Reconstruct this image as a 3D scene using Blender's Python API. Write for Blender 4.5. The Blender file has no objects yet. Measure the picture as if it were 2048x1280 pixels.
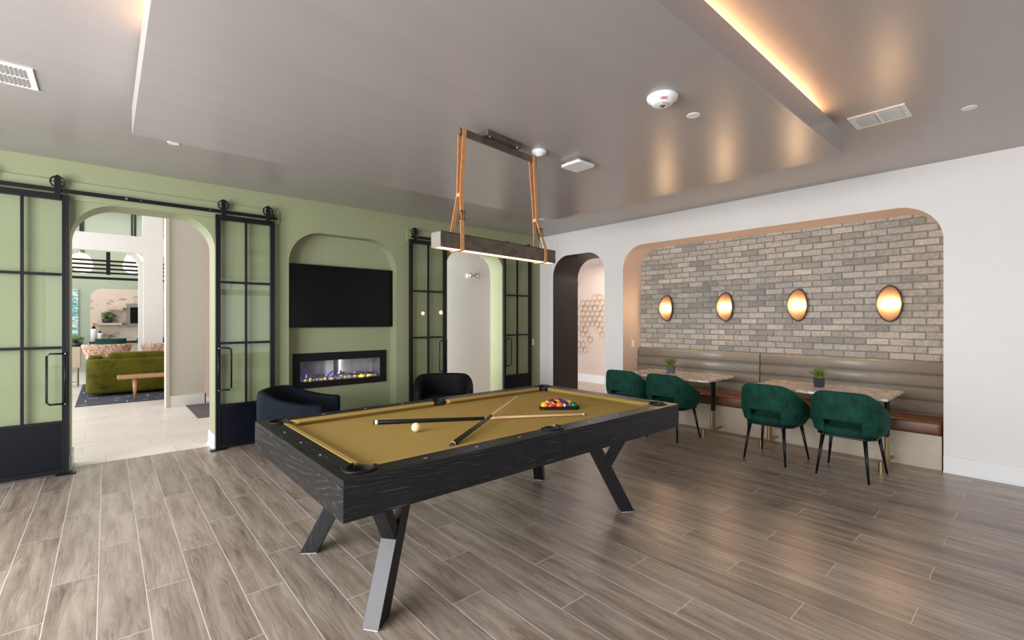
import bpy, bmesh, math, random
from mathutils import Vector, Matrix
random.seed(7)
PI = math.pi
SC = bpy.context.scene
COL = SC.collection

# ------------------------------------------------------------------ camera
CAMH = 1.467
cam = bpy.data.cameras.new('camera')
cam.sensor_width = 36.0
cam.lens = 36.0 * 929.0 / 2048.0
cam.clip_start = 0.05
co = bpy.data.objects.new('camera', cam)
COL.objects.link(co)
co.location = (0, 0, CAMH)
co.rotation_euler = (PI / 2, 0, math.radians(48.85) - PI / 2)
SC.camera = co

# ------------------------------------------------------------------ world, lights, exposure
SC.view_settings.view_transform = 'Standard'
SC.view_settings.look = 'None'
SC.view_settings.exposure = 0.5
SC.view_settings.gamma = 1.0
SC.view_settings.use_curve_mapping = False
w = bpy.data.worlds.new('sky')
SC.world = w
w.use_nodes = True
w.node_tree.nodes['Background'].inputs[0].default_value = (0.78, 0.88, 1.0, 1)
w.node_tree.nodes['Background'].inputs[1].default_value = 1.0

def area(name, loc, size, power, color, direction, spread=PI):
    l = bpy.data.lights.new(name, 'AREA')
    l.shape = 'RECTANGLE'
    l.size, l.size_y = size
    l.energy = power
    l.color = color
    l.spread = spread
    o = bpy.data.objects.new(name, l)
    COL.objects.link(o)
    o.location = loc
    o.rotation_euler = Vector(direction).to_track_quat('-Z', 'Y').to_euler()
    return o

# daylight through the tall windows of the left and near walls (outside the frame)
area('daylight_left_window', (-3.1, 1.9, 1.55), (5.0, 2.3), 450, (0.99, 0.985, 1.0), (1, 0, 0))
area('daylight_near_window', (1.6, -3.1, 1.5), (5.5, 2.2), 12, (1.0, 0.97, 0.94), (0, 1, 0))
# unseen area lamps added to light the lobby, lounge and passages behind the arches
area('lobby_fill_light', (-2.75, 8.6, 1.9), (3.6, 2.6), 90, (1.0, 0.88, 0.79), (1, 0, -0.25))  # added lamp standing in for lobby daylight; no window is built
area('lounge_side_fill_light', (-3.7, 13.4, 2.6), (5.5, 4.0), 190, (1.0, 0.97, 0.93), (1, 0, -0.1))  # added lamp brightening the lounge from the left, without a window
area('lounge_top_fill_light', (0.6, 16.2, 4.7), (3.0, 2.4), 45, (1.0, 0.95, 0.88), (0, 0, -1))  # added overhead fill for the lounge, no ceiling fixture
area('hall_fill_light', (2.5, 6.95, 1.45), (0.7, 2.4), 85, (0.92, 0.93, 1.0), (1, 0, 0))  # area lamp added to light the hall wall evenly; end wall has no window
area('passage_fill_light', (7.7, 5.8, 2.72), (0.8, 2.2), 30, (1.0, 0.90, 0.82), (0, 0, -1))  # added fill above the passage, no fitting is modelled

# ------------------------------------------------------------------ material helpers
def newmat(name):
    m = bpy.data.materials.new(name)
    m.use_nodes = True
    nt = m.node_tree
    return m, nt, nt.nodes['Principled BSDF']

def N(nt, t, **kw):
    n = nt.nodes.new(t)
    for k, v in kw.items():
        setattr(n, k, v)
    return n

def L(nt, a, b):
    nt.links.new(a, b)

def mathn(nt, op, a, b=None, c=None):
    n = N(nt, 'ShaderNodeMath', operation=op)
    for i, v in enumerate((a, b, c)):
        if v is None: continue
        if isinstance(v, (int, float)): n.inputs[i].default_value = v
        else: L(nt, v, n.inputs[i])
    return n.outputs[0]

def coords(nt, scale=(1, 1, 1), kind='Object', rot=(0, 0, 0)):
    tc = N(nt, 'ShaderNodeTexCoord')
    mp = N(nt, 'ShaderNodeMapping')
    mp.inputs['Scale'].default_value = scale
    mp.inputs['Rotation'].default_value = rot
    L(nt, tc.outputs[kind], mp.inputs[0])
    return mp.outputs[0]

def ramp(nt, fac, stops):
    r = N(nt, 'ShaderNodeValToRGB')
    els = r.color_ramp.elements
    while len(els) < len(stops): els.new(0.5)
    for e, (p, c) in zip(els, stops):
        e.position = p
        e.color = (c[0], c[1], c[2], 1)
    L(nt, fac, r.inputs[0])
    return r.outputs[0]

def noise(nt, vec, scale, detail=3, rough=0.5, dist=0.0):
    n = N(nt, 'ShaderNodeTexNoise')
    n.inputs['Scale'].default_value = scale
    n.inputs['Detail'].default_value = detail
    n.inputs['Roughness'].default_value = rough
    n.inputs['Distortion'].default_value = dist
    L(nt, vec, n.inputs['Vector'])
    return n.outputs['Fac']

def bump(nt, b, h, strength=0.2, dist=0.01):
    n = N(nt, 'ShaderNodeBump')
    n.inputs['Strength'].default_value = strength
    n.inputs['Distance'].default_value = dist
    L(nt, h, n.inputs['Height'])
    L(nt, n.outputs[0], b.inputs['Normal'])

def mixc(nt, fac, a, b, mode='MIX'):
    n = N(nt, 'ShaderNodeMix', data_type='RGBA', blend_type=mode)
    if isinstance(fac, (int, float)): n.inputs[0].default_value = fac
    else: L(nt, fac, n.inputs[0])
    for i, v in ((6, a), (7, b)):
        if isinstance(v, tuple): n.inputs[i].default_value = (v[0], v[1], v[2], 1)
        else: L(nt, v, n.inputs[i])
    return n.outputs[2]

def plain(name, c, rough=0.5, metal=0.0, var=0.06, nscale=8.0, bstr=0.0, spec=None, sheen=0.0):
    m, nt, b = newmat(name)
    v = coords(nt)
    f = noise(nt, v, nscale, 4)
    lo = tuple(x * (1 - var) for x in c)
    hi = tuple(min(1, x * (1 + var)) for x in c)
    L(nt, ramp(nt, f, [(0.3, lo), (0.7, hi)]), b.inputs['Base Color'])
    b.inputs['Roughness'].default_value = rough
    b.inputs['Metallic'].default_value = metal
    if spec is not None: b.inputs['Specular IOR Level'].default_value = spec
    if sheen:
        b.inputs['Sheen Weight'].default_value = sheen
        b.inputs['Sheen Roughness'].default_value = 0.35
    if bstr: bump(nt, b, noise(nt, v, nscale * 12, 3), bstr, 0.003)
    return m

def emis(name, c, s):
    m, nt, b = newmat(name)
    b.inputs['Base Color'].default_value = (c[0], c[1], c[2], 1)
    b.inputs['Emission Color'].default_value = (c[0], c[1], c[2], 1)
    b.inputs['Emission Strength'].default_value = s
    return m

def velvet(name, dark, light, scale=9.0, sheen=0.6):
    m, nt, b = newmat(name)
    v = coords(nt)
    f = noise(nt, v, scale, 6, 0.72, 0.25)
    L(nt, ramp(nt, f, [(0.30, dark), (0.52, light), (0.75, tuple(x * 1.3 for x in light))]), b.inputs['Base Color'])
    b.inputs['Roughness'].default_value = 0.75
    b.inputs['Specular IOR Level'].default_value = 0.2
    b.inputs['Sheen Weight'].default_value = sheen
    b.inputs['Sheen Roughness'].default_value = 0.3
    b.inputs['Sheen Tint'].default_value = tuple(min(1, x * 5) for x in light) + (1,)
    bump(nt, b, noise(nt, v, 260, 2), 0.15, 0.002)
    return m

M = {}
M['green'] = plain('sage_green_paint', (0.280, 0.306, 0.176), 0.5, var=0.015, bstr=0.05)
M['sage2'] = plain('pale_sage_paint', (0.35, 0.41, 0.32), 0.5, var=0.015)
M['white'] = plain('warm_white_paint', (0.76, 0.74, 0.715), 0.55, var=0.01, bstr=0.04)
M['trimw'] = plain('white_trim_paint', (0.80, 0.80, 0.80), 0.35, var=0.01)
M['pink'] = plain('blush_beige_paint', (0.63, 0.51, 0.44), 0.55, var=0.01)
M['charcoal'] = plain('charcoal_paint', (0.022, 0.018, 0.019), 0.5, var=0.04)
M['beige'] = plain('greige_paint', (0.56, 0.53, 0.48), 0.6, var=0.02)
M['black'] = plain('black_metal', (0.005, 0.005, 0.006), 0.38, 0.0, var=0.1, spec=0.3)
M['blackm'] = plain('matte_black', (0.006, 0.006, 0.007), 0.6, var=0.1, spec=0.25)
M['navypanel'] = plain('blue_black_steel', (0.003, 0.004, 0.009), 0.35, 0.0, var=0.15, spec=0.25)
M['plastic'] = plain('white_plastic', (0.82, 0.81, 0.80), 0.4, var=0.01)
M['grayplast'] = plain('grey_plastic', (0.35, 0.35, 0.35), 0.4)
M['brass'] = plain('antique_brass', (0.42, 0.32, 0.19), 0.32, 0.95, var=0.05)
M['gold'] = plain('gold_wire', (0.55, 0.38, 0.16), 0.4, 0.8)
M['goldplate'] = plain('brushed_gold', (0.33, 0.175, 0.09), 0.5, 0.4, var=0.03)
M['bronze'] = plain('dark_bronze', (0.125, 0.100, 0.078), 0.45, 0.35, var=0.35, nscale=14)
M['steel'] = plain('pale_steel', (0.30, 0.28, 0.25), 0.4, 0.6)
M['chrome'] = plain('chrome', (0.7, 0.7, 0.7), 0.15, 1.0, var=0.01)
M['leather'] = plain('tan_leather', (0.66, 0.30, 0.12), 0.55, var=0.1, nscale=30, bstr=0.1)
M['greyvinyl'] = plain('taupe_vinyl', (0.30, 0.262, 0.21), 0.36, var=0.04, bstr=0.1)
M['brownvinyl'] = plain('cognac_vinyl', (0.15, 0.058, 0.020), 0.38, var=0.15, nscale=4, bstr=0.1)
M['oak'] = plain('pale_oak_laminate', (0.50, 0.43, 0.33), 0.5, var=0.05, nscale=6)
M['darkpot'] = plain('black_ceramic', (0.016, 0.016, 0.022), 0.35)
M['grass'] = plain('grass_leaf', (0.15, 0.21, 0.022), 0.5, var=0.45, nscale=40)
M['succ'] = plain('succulent_leaf', (0.08, 0.15, 0.05), 0.5, var=0.3, nscale=30)
M['greenvel'] = velvet('emerald_velvet', (0.0015, 0.018, 0.013), (0.004, 0.050, 0.033), 10, 0.35)
M['navyvel'] = velvet('navy_velvet', (0.001, 0.002, 0.0045), (0.002, 0.0065, 0.014), 9, 0.07)
M['blackvel'] = velvet('black_velvet', (0.001, 0.001, 0.0015), (0.003, 0.0035, 0.005), 9, 0.04)
M['olivevel'] = velvet('olive_velvet', (0.028, 0.026, 0.001), (0.085, 0.078, 0.002), 3, 0.25)
M['cream'] = plain('cream_ball', (0.80, 0.70, 0.42), 0.12, var=0.01)
M['maple'] = plain('maple_wood', (0.70, 0.47, 0.27), 0.3, var=0.06)
M['ferrule'] = plain('ivory_ferrule', (0.85, 0.83, 0.78), 0.3)
M['screen'] = plain('black_glass_screen', (0.002, 0.0015, 0.002), 0.2, 0.0, var=0.02, spec=0.18)
M['bulb'] = emis('warm_bulb', (1.0, 0.68, 0.38), 100)
M['led'] = emis('warm_led', (1.0, 0.66, 0.34), 5)
M['cove'] = emis('cove_led', (1.0, 0.55, 0.26), 34)
M['globe'] = emis('opal_globe', (1.0, 0.84, 0.62), 1.0)
M['flame'] = emis('blue_flame', (0.10, 0.10, 1.0), 2.2)
M['ember'] = emis('amber_ember', (1.0, 0.55, 0.05), 2.0)
M['glassrock'] = plain('white_glass_stone', (0.6, 0.58, 0.62), 0.2)
M['log'] = plain('driftwood', (0.14, 0.11, 0.09), 0.8, var=0.5, nscale=20, bstr=0.4)
M['rubber'] = plain('black_rubber', (0.01, 0.01, 0.01), 0.6)
M['stool'] = plain('copper_wood', (0.42, 0.23, 0.12), 0.35, var=0.15, nscale=10)
M['mat'] = plain('charcoal_mat', (0.09, 0.08, 0.09), 0.9, var=0.2)
M['red'] = plain('red_print', (0.6, 0.03, 0.02), 0.6)
M['inlay'] = plain('pearl_inlay', (0.5, 0.46, 0.42), 0.3)

# semi-gloss grey ceiling paint with roller lap marks
def ceiling_mat():
    m, nt, b = newmat('grey_satin_ceiling')
    f = noise(nt, coords(nt, (0.5, 6, 1)), 2.0, 4)
    L(nt, ramp(nt, f, [(0.3, (0.345, 0.320, 0.310)), (0.7, (0.365, 0.340, 0.330))]), b.inputs['Base Color'])
    b.inputs['Roughness'].default_value = 0.30
    b.inputs['Specular IOR Level'].default_value = 0.8
    bump(nt, b, noise(nt, coords(nt, (1, 5, 1)), 3.0, 3), 0.06, 0.01)
    return m
M['ceil'] = ceiling_mat()

# staggered plank pattern, planks running along Y
def plank_mat(name, pitch, length, x0, y0, shift, cols, grout, gw=0.0040, rough=0.33, contrast=1.0, swap=False):
    m, nt, b = newmat(name)
    g = N(nt, 'ShaderNodeNewGeometry')
    s = N(nt, 'ShaderNodeSeparateXYZ')
    L(nt, g.outputs['Position'], s.inputs[0])
    X, Y = (s.outputs[1], s.outputs[0]) if swap else (s.outputs[0], s.outputs[1])
    u = mathn(nt, 'DIVIDE', mathn(nt, 'SUBTRACT', X, x0), pitch)
    col = mathn(nt, 'FLOOR', u)
    fu = mathn(nt, 'SUBTRACT', u, col)
    v = mathn(nt, 'DIVIDE', mathn(nt, 'SUBTRACT', mathn(nt, 'SUBTRACT', Y, y0), mathn(nt, 'MULTIPLY', col, shift)), length)
    row = mathn(nt, 'FLOOR', v)
    fv = mathn(nt, 'SUBTRACT', v, row)
    du = mathn(nt, 'MULTIPLY', mathn(nt, 'MINIMUM', fu, mathn(nt, 'SUBTRACT', 1.0, fu)), pitch)
    dv = mathn(nt, 'MULTIPLY', mathn(nt, 'MINIMUM', fv, mathn(nt, 'SUBTRACT', 1.0, fv)), length)
    d = mathn(nt, 'MINIMUM', du, dv)
    mask = mathn(nt, 'LESS_THAN', d, gw / 2)
    cx = N(nt, 'ShaderNodeCombineXYZ')
    L(nt, col, cx.inputs[0]); L(nt, row, cx.inputs[1])
    wn = N(nt, 'ShaderNodeTexWhiteNoise', noise_dimensions='2D')
    L(nt, cx.outputs[0], wn.inputs['Vector'])
    # grain space, moved per plank
    gx = N(nt, 'ShaderNodeCombineXYZ')
    r = wn.outputs['Value']
    L(nt, mathn(nt, 'ADD', mathn(nt, 'MULTIPLY', X, 13.0), mathn(nt, 'MULTIPLY', r, 50.0)), gx.inputs[0])
    L(nt, mathn(nt, 'ADD', mathn(nt, 'MULTIPLY', Y, 1.3), mathn(nt, 'MULTIPLY', r, 31.0)), gx.inputs[1])
    n1 = noise(nt, gx.outputs[0], 1.0, 4, 0.5, 0.45)
    gy = N(nt, 'ShaderNodeCombineXYZ')
    L(nt, mathn(nt, 'ADD', mathn(nt, 'MULTIPLY', X, 95.0), mathn(nt, 'MULTIPLY', n1, 16.0)), gy.inputs[0])
    L(nt, mathn(nt, 'ADD', mathn(nt, 'MULTIPLY', Y, 3.0), mathn(nt, 'MULTIPLY', r, 77.0)), gy.inputs[1])
    n2 = noise(nt, gy.outputs[0], 1.0, 3, 0.6, 0.3)
    f = mathn(nt, 'ADD', mathn(nt, 'MULTIPLY', n1, 0.55), mathn(nt, 'MULTIPLY', n2, 0.45))
    base = ramp(nt, f, [(0.30, cols[0]), (0.47, cols[1]), (0.64, cols[2])])
    tone = N(nt, 'ShaderNodeMapRange')
    L(nt, wn.outputs['Value'], tone.inputs[0])
    tone.inputs[3].default_value = 1.0 - 0.16 * contrast
    tone.inputs[4].default_value = 1.0 + 0.12 * contrast
    hsv = N(nt, 'ShaderNodeHueSaturation')
    L(nt, base, hsv.inputs['Color']); L(nt, tone.outputs[0], hsv.inputs['Value'])
    L(nt, mixc(nt, mask, hsv.outputs[0], grout), b.inputs['Base Color'])
    rr = mathn(nt, 'ADD', mathn(nt, 'MULTIPLY', mask, 0.4), mathn(nt, 'ADD', rough - 0.05, mathn(nt, 'MULTIPLY', n2, 0.1)))
    L(nt, rr, b.inputs['Roughness'])
    b.inputs['Specular IOR Level'].default_value = 0.55
    h = mathn(nt, 'SUBTRACT', mathn(nt, 'MULTIPLY', f, 0.15), mask)
    bump(nt, b, h, 0.25, 0.002)
    return m
M['floor'] = plank_mat('wood_look_floor_tile', 0.197, 1.196, -0.033, 3.99, 0.4,
                       [(0.120, 0.089, 0.066), (0.265, 0.212, 0.170), (0.40, 0.340, 0.285)], (0.58, 0.55, 0.52))
M['lobbyfloor'] = plank_mat('pale_lobby_tile', 0.30, 0.60, 6.38, 0.0, 0.2,
                            [(0.60, 0.56, 0.52), (0.68, 0.64, 0.60), (0.74, 0.70, 0.66)], (0.42, 0.39, 0.37), 0.004, 0.3, 0.3, swap=True)
M['hallfloor'] = plain('warm_hall_tile', (0.47, 0.36, 0.28), 0.4, var=0.1, nscale=3)

def blackwood(name, axis, straight=False):
    m, nt, b = newmat(name)
    sc = {'x': (1.0, 13, 13), 'y': (13, 1.0, 13), 'z': (13, 13, 1.0)}[axis]
    v = coords(nt, sc)
    n2 = noise(nt, v, 7.0, 4, 0.65)
    if straight:
        n3 = noise(nt, v, 16.0, 2, 0.5)
        f = mathn(nt, 'ADD', mathn(nt, 'MULTIPLY', n3, 0.85), mathn(nt, 'MULTIPLY', n2, 0.40))
    else:
        n1 = noise(nt, v, 0.42, 2, 0.45, 0.35)
        rings = mathn(nt, 'FRACT', mathn(nt, 'MULTIPLY', n1, 30.0))
        tri = mathn(nt, 'ABSOLUTE', mathn(nt, 'SUBTRACT', rings, 0.5))
        f = mathn(nt, 'ADD', mathn(nt, 'MULTIPLY', tri, 0.75), mathn(nt, 'MULTIPLY', n2, 0.75))
    hi = (0.032, 0.032, 0.036) if straight else (0.062, 0.062, 0.070)
    L(nt, ramp(nt, f, [(0.52, (0.0030, 0.0032, 0.0045)), (0.70, (0.008, 0.008, 0.010)), (0.88, hi)]), b.inputs['Base Color'])
    b.inputs['Roughness'].default_value = 0.38
    b.inputs['Specular IOR Level'].default_value = 0.42
    bump(nt, b, f, 0.12 if straight else 0.35, 0.002)
    return m
M['bwx'] = blackwood('black_oak_grain_x', 'x')
M['bwy'] = blackwood('black_oak_grain_y', 'y')
M['bwz'] = blackwood('black_oak_grain_z', 'z', True)

def felt_mat():
    m, nt, b = newmat('olive_gold_felt')
    v = coords(nt)
    f = noise(nt, v, 420, 2, 0.7)
    L(nt, ramp(nt, f, [(0.3, (0.33, 0.225, 0.062)), (0.7, (0.42, 0.300, 0.095))]), b.inputs['Base Color'])
    b.inputs['Roughness'].default_value = 0.95
    b.inputs['Specular IOR Level'].default_value = 0.1
    bump(nt, b, f, 0.2, 0.001)
    return m
M['felt'] = felt_mat()

def brick_mat():
    m, nt, b = newmat('grey_brick')
    g = N(nt, 'ShaderNodeNewGeometry')
    v = coords(nt)
    n1 = noise(nt, v, 26, 5, 0.65)
    n2 = noise(nt, v, 1.3, 3)
    c = ramp(nt, g.outputs['Random Per Island'], [(0.0, (0.30, 0.285, 0.265)), (0.2, (0.40, 0.375, 0.34)), (0.8, (0.50, 0.465, 0.415)), (1.0, (0.56, 0.53, 0.475))])
    d = ramp(nt, n1, [(0.3, (0.74, 0.74, 0.74)), (0.62, (1.06, 1.06, 1.06))])
    e = ramp(nt, n2, [(0.35, (0.88, 0.90, 0.90)), (0.65, (1.05, 1.03, 1.0))])
    L(nt, mixc(nt, 1.0, mixc(nt, 1.0, c, d, 'MULTIPLY'), e, 'MULTIPLY'), b.inputs['Base Color'])
    b.inputs['Roughness'].default_value = 0.9
    bump(nt, b, noise(nt, v, 70, 4), 0.5, 0.006)
    return m
M['brick'] = brick_mat()
M['mortar'] = plain('grey_mortar', (0.27, 0.235, 0.20), 0.95, var=0.15, nscale=60, bstr=0.4)

def marble_mat():
    m, nt, b = newmat('grey_veined_marble')
    v = coords(nt)
    n1 = noise(nt, v, 5.0, 7, 0.7, 1.2)
    d = mathn(nt, 'ABSOLUTE', mathn(nt, 'SUBTRACT', n1, 0.5))
    n2 = noise(nt, v, 34, 5, 0.75, 0.4)
    f = mathn(nt, 'ADD', mathn(nt, 'MULTIPLY', d, 4.0), mathn(nt, 'MULTIPLY', n2, 0.8))
    L(nt, ramp(nt, f, [(0.32, (0.16, 0.12, 0.10)), (0.44, (0.48, 0.39, 0.33)), (0.6, (0.68, 0.58, 0.50)), (0.9, (0.78, 0.71, 0.64))]), b.inputs['Base Color'])
    b.inputs['Roughness'].default_value = 0.22
    return m
M['marble'] = marble_mat()

def glass_mat():
    m, nt, b = newmat('clear_door_glass')
    out = nt.nodes['Material Output']
    nt.nodes.remove(b)
    t = N(nt, 'ShaderNodeBsdfTransparent')
    t.inputs[0].default_value = (0.975, 0.995, 0.98, 1)
    gl = N(nt, 'ShaderNodeBsdfGlossy')
    gl.inputs['Roughness'].default_value = 0.02
    fr = N(nt, 'ShaderNodeFresnel'); fr.inputs[0].default_value = 1.6
    mx = N(nt, 'ShaderNodeMixShader')
    geo = N(nt, 'ShaderNodeNewGeometry')
    L(nt, mathn(nt, 'MULTIPLY', fr.outputs[0], mathn(nt, 'SUBTRACT', 1.0, geo.outputs['Backfacing'])), mx.inputs[0]); L(nt, t.outputs[0], mx.inputs[1]); L(nt, gl.outputs[0], mx.inputs[2])
    L(nt, mx.outputs[0], out.inputs[0])
    return m
M['glass'] = glass_mat()

def whitewash_mat():
    m, nt, b = newmat('whitewashed_planks')
    v = coords(nt, (1, 1, 2.0))
    n1 = noise(nt, v, 6, 7, 0.8)
    n2 = noise(nt, v, 1.4, 2)
    f = mathn(nt, 'MULTIPLY', n1, mathn(nt, 'ADD', n2, 0.55))
    L(nt, ramp(nt, f, [(0.57, (0.62, 0.52, 0.44)), (0.62, (0.48, 0.41, 0.34)), (0.68, (0.20, 0.16, 0.12))]), b.inputs['Base Color'])
    b.inputs['Roughness'].default_value = 0.7
    return m
M['whitewash'] = whitewash_mat()

def pattern_mat(name, a, c, sc, scale):
    m, nt, b = newmat(name)
    v = coords(nt, sc)
    f = noise(nt, v, scale, 3, 0.6, 1.5)
    L(nt, ramp(nt, f, [(0.47, a), (0.53, c)]), b.inputs['Base Color'])
    b.inputs['Roughness'].default_value = 0.85
    return m
M['coral'] = pattern_mat('coral_patterned_fabric', (0.34, 0.13, 0.06), (0.70, 0.56, 0.45), (3, 3, 1), 16)
M['rug'] = pattern_mat('navy_patterned_rug', (0.035, 0.04, 0.06), (0.045, 0.055, 0.085), (1, 3, 1), 4)
M['rugmark'] = plain('pale_rug_yarn', (0.5, 0.5, 0.52), 0.9)
M['teal'] = pattern_mat('teal_leaf_print', (0.08, 0.34, 0.36), (0.62, 0.68, 0.62), (1, 1, 4), 3)
M['backpanel'] = pattern_mat('fireplace_back_panel', (0.30, 0.27, 0.26), (0.36, 0.32, 0.30), (6, 1, 2), 3)

# ------------------------------------------------------------------ mesh helpers
def fin(name, bm, mat, parent=None, loc=None, smooth=False, bevel=0.0, segs=2):
    me = bpy.data.meshes.new(name)
    bmesh.ops.recalc_face_normals(bm, faces=bm.faces)
    bm.to_mesh(me)
    bm.free()
    for m in (mat if isinstance(mat, (list, tuple)) else [mat]):
        me.materials.append(m)
    if smooth:
        for p in me.polygons: p.use_smooth = True
    o = bpy.data.objects.new(name, me)
    COL.objects.link(o)
    if parent is not None: o.parent = parent
    if loc is not None: o.location = loc
    if bevel:
        b = o.modifiers.new('bevel', 'BEVEL')
        b.width = bevel; b.segments = segs; b.limit_method = 'ANGLE'
        b.harden_normals = False
    return o

def box(bm, a, b, mtx=None):
    x0, y0, z0 = a; x1, y1, z1 = b
    vs = [bm.verts.new(p) for p in ((x0, y0, z0), (x1, y0, z0), (x1, y1, z0), (x0, y1, z0), (x0, y0, z1), (x1, y0, z1), (x1, y1, z1), (x0, y1, z1))]
    for f in ((0, 3, 2, 1), (4, 5, 6, 7), (0, 1, 5, 4), (1, 2, 6, 5), (2, 3, 7, 6), (3, 0, 4, 7)):
        bm.faces.new([vs[i] for i in f])
    if mtx is not None: bmesh.ops.transform(bm, matrix=mtx, verts=vs)
    return vs

def prism(bm, pts, z0, z1, plane='xy', off=0.0):
    """polygon pts extruded along the plane normal from z0 to z1"""
    def P(u, v, n):
        return {'xy': (u, v, n), 'xz': (u, n, v), 'yz': (n, u, v)}[plane]
    a = [bm.verts.new(P(u, v, z0)) for u, v in pts]
    b = [bm.verts.new(P(u, v, z1)) for u, v in pts]
    n = len(pts)
    bm.faces.new(a); bm.faces.new(b[::-1])
    for i in range(n):
        bm.faces.new((a[i], a[(i + 1) % n], b[(i + 1) % n], b[i]))
    return a + b

def cyl(bm, p0, p1, r0, r1=None, n=16, caps=True):
    r1 = r0 if r1 is None else r1
    p0 = Vector(p0); p1 = Vector(p1)
    d = (p1 - p0).normalized()
    q = d.to_track_quat('Z', 'Y').to_matrix()
    a, b = [], []
    for i in range(n):
        t = 2 * PI * i / n
        c = q @ Vector((math.cos(t), math.sin(t), 0))
        a.append(bm.verts.new(p0 + c * r0)); b.append(bm.verts.new(p1 + c * r1))
    for i in range(n):
        bm.faces.new((a[i], a[(i + 1) % n], b[(i + 1) % n], b[i]))
    if caps:
        bm.faces.new(a[::-1]); bm.faces.new(b)
    return a + b

def tube(bm, pts, r, n=10, closed=False):
    pts = [Vector(p) for p in pts]
    rings = []
    m = len(pts)
    up = Vector((0.02, 0.03, 1)).normalized()
    for i, p in enumerate(pts):
        if closed: d = (pts[(i + 1) % m] - pts[i - 1]).normalized()
        else: d = (pts[min(i + 1, m - 1)] - pts[max(i - 1, 0)]).normalized()
        x = d.cross(up)
        if x.length < 0.05: x = d.cross(Vector((1, 0, 0)))
        x.normalize(); y = d.cross(x).normalized()
        rings.append([bm.verts.new(p + x * r * math.cos(2 * PI * k / n) + y * r * math.sin(2 * PI * k / n)) for k in range(n)])
    for i in range(m if closed else m - 1):
        a, b = rings[i], rings[(i + 1) % m]
        for k in range(n):
            bm.faces.new((a[k], a[(k + 1) % n], b[(k + 1) % n], b[k]))
    if not closed:
        bm.faces.new(rings[0][::-1]); bm.faces.new(rings[-1])

def lathe(bm, prof, c=(0, 0, 0), n=24, mtx=None):
    rings = []; new = []
    for r, z in prof:
        if r < 1e-6:
            v = bm.verts.new((c[0], c[1], c[2] + z)); rings.append([v]); new.append(v)
        else:
            rg = [bm.verts.new((c[0] + r * math.cos(2 * PI * k / n), c[1] + r * math.sin(2 * PI * k / n), c[2] + z)) for k in range(n)]
            rings.append(rg); new += rg
    for a, b in zip(rings, rings[1:]):
        for k in range(n):
            k2 = (k + 1) % n
            if len(a) == 1 and len(b) == 1: continue
            if len(a) == 1: bm.faces.new((a[0], b[k2], b[k]))
            elif len(b) == 1: bm.faces.new((a[k], a[k2], b[0]))
            else: bm.faces.new((a[k], a[k2], b[k2], b[k]))
    if mtx is not None: bmesh.ops.transform(bm, matrix=mtx, verts=new)
    return new

def sphere(bm, c, r, u=20, v=12, sc=(1, 1, 1)):
    g = bmesh.ops.create_uvsphere(bm, u_segments=u, v_segments=v, radius=r)
    bmesh.ops.scale(bm, vec=sc, verts=g['verts'])
    bmesh.ops.translate(bm, vec=c, verts=g['verts'])
    return g['verts']

def rrect(x0, x1, z0, z1, r, n=10, bottom=False):
    """rounded rectangle outline (upper corners only unless bottom)"""
    pts = []
    if bottom:
        for k in range(n + 1):
            a = PI + PI / 2 * k / n
            pts.append((x0 + r + r * math.cos(a), z0 + r + r * math.sin(a)))
        for k in range(n + 1):
            a = 1.5 * PI + PI / 2 * k / n
            pts.append((x1 - r + r * math.cos(a), z0 + r + r * math.sin(a)))
    else:
        pts += [(x0, z0), (x1, z0)]
    for k in range(n + 1):
        a = PI / 2 * k / n
        pts.append((x1 - r + r * math.cos(a), z1 - r + r * math.sin(a)))
    for k in range(n + 1):
        a = PI / 2 + PI / 2 * k / n
        pts.append((x0 + r + r * math.cos(a), z1 - r + r * math.sin(a)))
    return pts

def plate(name, outer, holes, depth, mats, pick, to_world):
    """flat plate with holes (2D outlines) extruded by depth; pick(u, v) gives the material index of a reveal face"""
    cu = bpy.data.curves.new(name, 'CURVE')
    cu.dimensions = '2D'; cu.fill_mode = 'BOTH'; cu.extrude = depth / 2
    for pts in [outer] + holes:
        sp = cu.splines.new('POLY')
        sp.points.add(len(pts) - 1)
        for p, (u, v) in zip(sp.points, pts): p.co = (u, v, 0, 1)
        sp.use_cyclic_u = True
    t = bpy.data.objects.new(name, cu)
    COL.objects.link(t)
    dg = bpy.context.evaluated_depsgraph_get()
    me = bpy.data.meshes.new_from_object(t.evaluated_get(dg))
    bpy.data.objects.remove(t); bpy.data.curves.remove(cu)
    me.materials.clear()
    for m in mats: me.materials.append(m)
    for p in me.polygons:
        p.use_smooth = False
        p.material_index = 0 if abs(p.normal.z) > 0.5 else pick(p.center.x, p.center.y)
    for v in me.vertices:
        v.co = to_world(v.co.x, v.co.y, v.co.z + depth / 2)
    bm = bmesh.new(); bm.from_mesh(me)
    bmesh.ops.recalc_face_normals(bm, faces=bm.faces)
    bm.to_mesh(me); bm.free()
    me.name = name
    o = bpy.data.objects.new(name, me)
    COL.objects.link(o)
    return o

def cut(o, cutter_bm):
    me = bpy.data.meshes.new('c'); bmesh.ops.recalc_face_normals(cutter_bm, faces=cutter_bm.faces); cutter_bm.to_mesh(me); cutter_bm.free()
    c = bpy.data.objects.new('c', me); COL.objects.link(c)
    md = o.modifiers.new('b', 'BOOLEAN'); md.object = c; md.operation = 'DIFFERENCE'; md.solver = 'EXACT'
    par = o.parent
    o.parent = None
    bpy.context.view_layer.update()
    dg = bpy.context.evaluated_depsgraph_get()
    nm = bpy.data.meshes.new_from_object(o.evaluated_get(dg))
    o.modifiers.remove(md)
    old = o.data; nm.name = old.name; o.data = nm
    o.parent = par
    bpy.data.objects.remove(c); bpy.data.meshes.remove(me)

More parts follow.
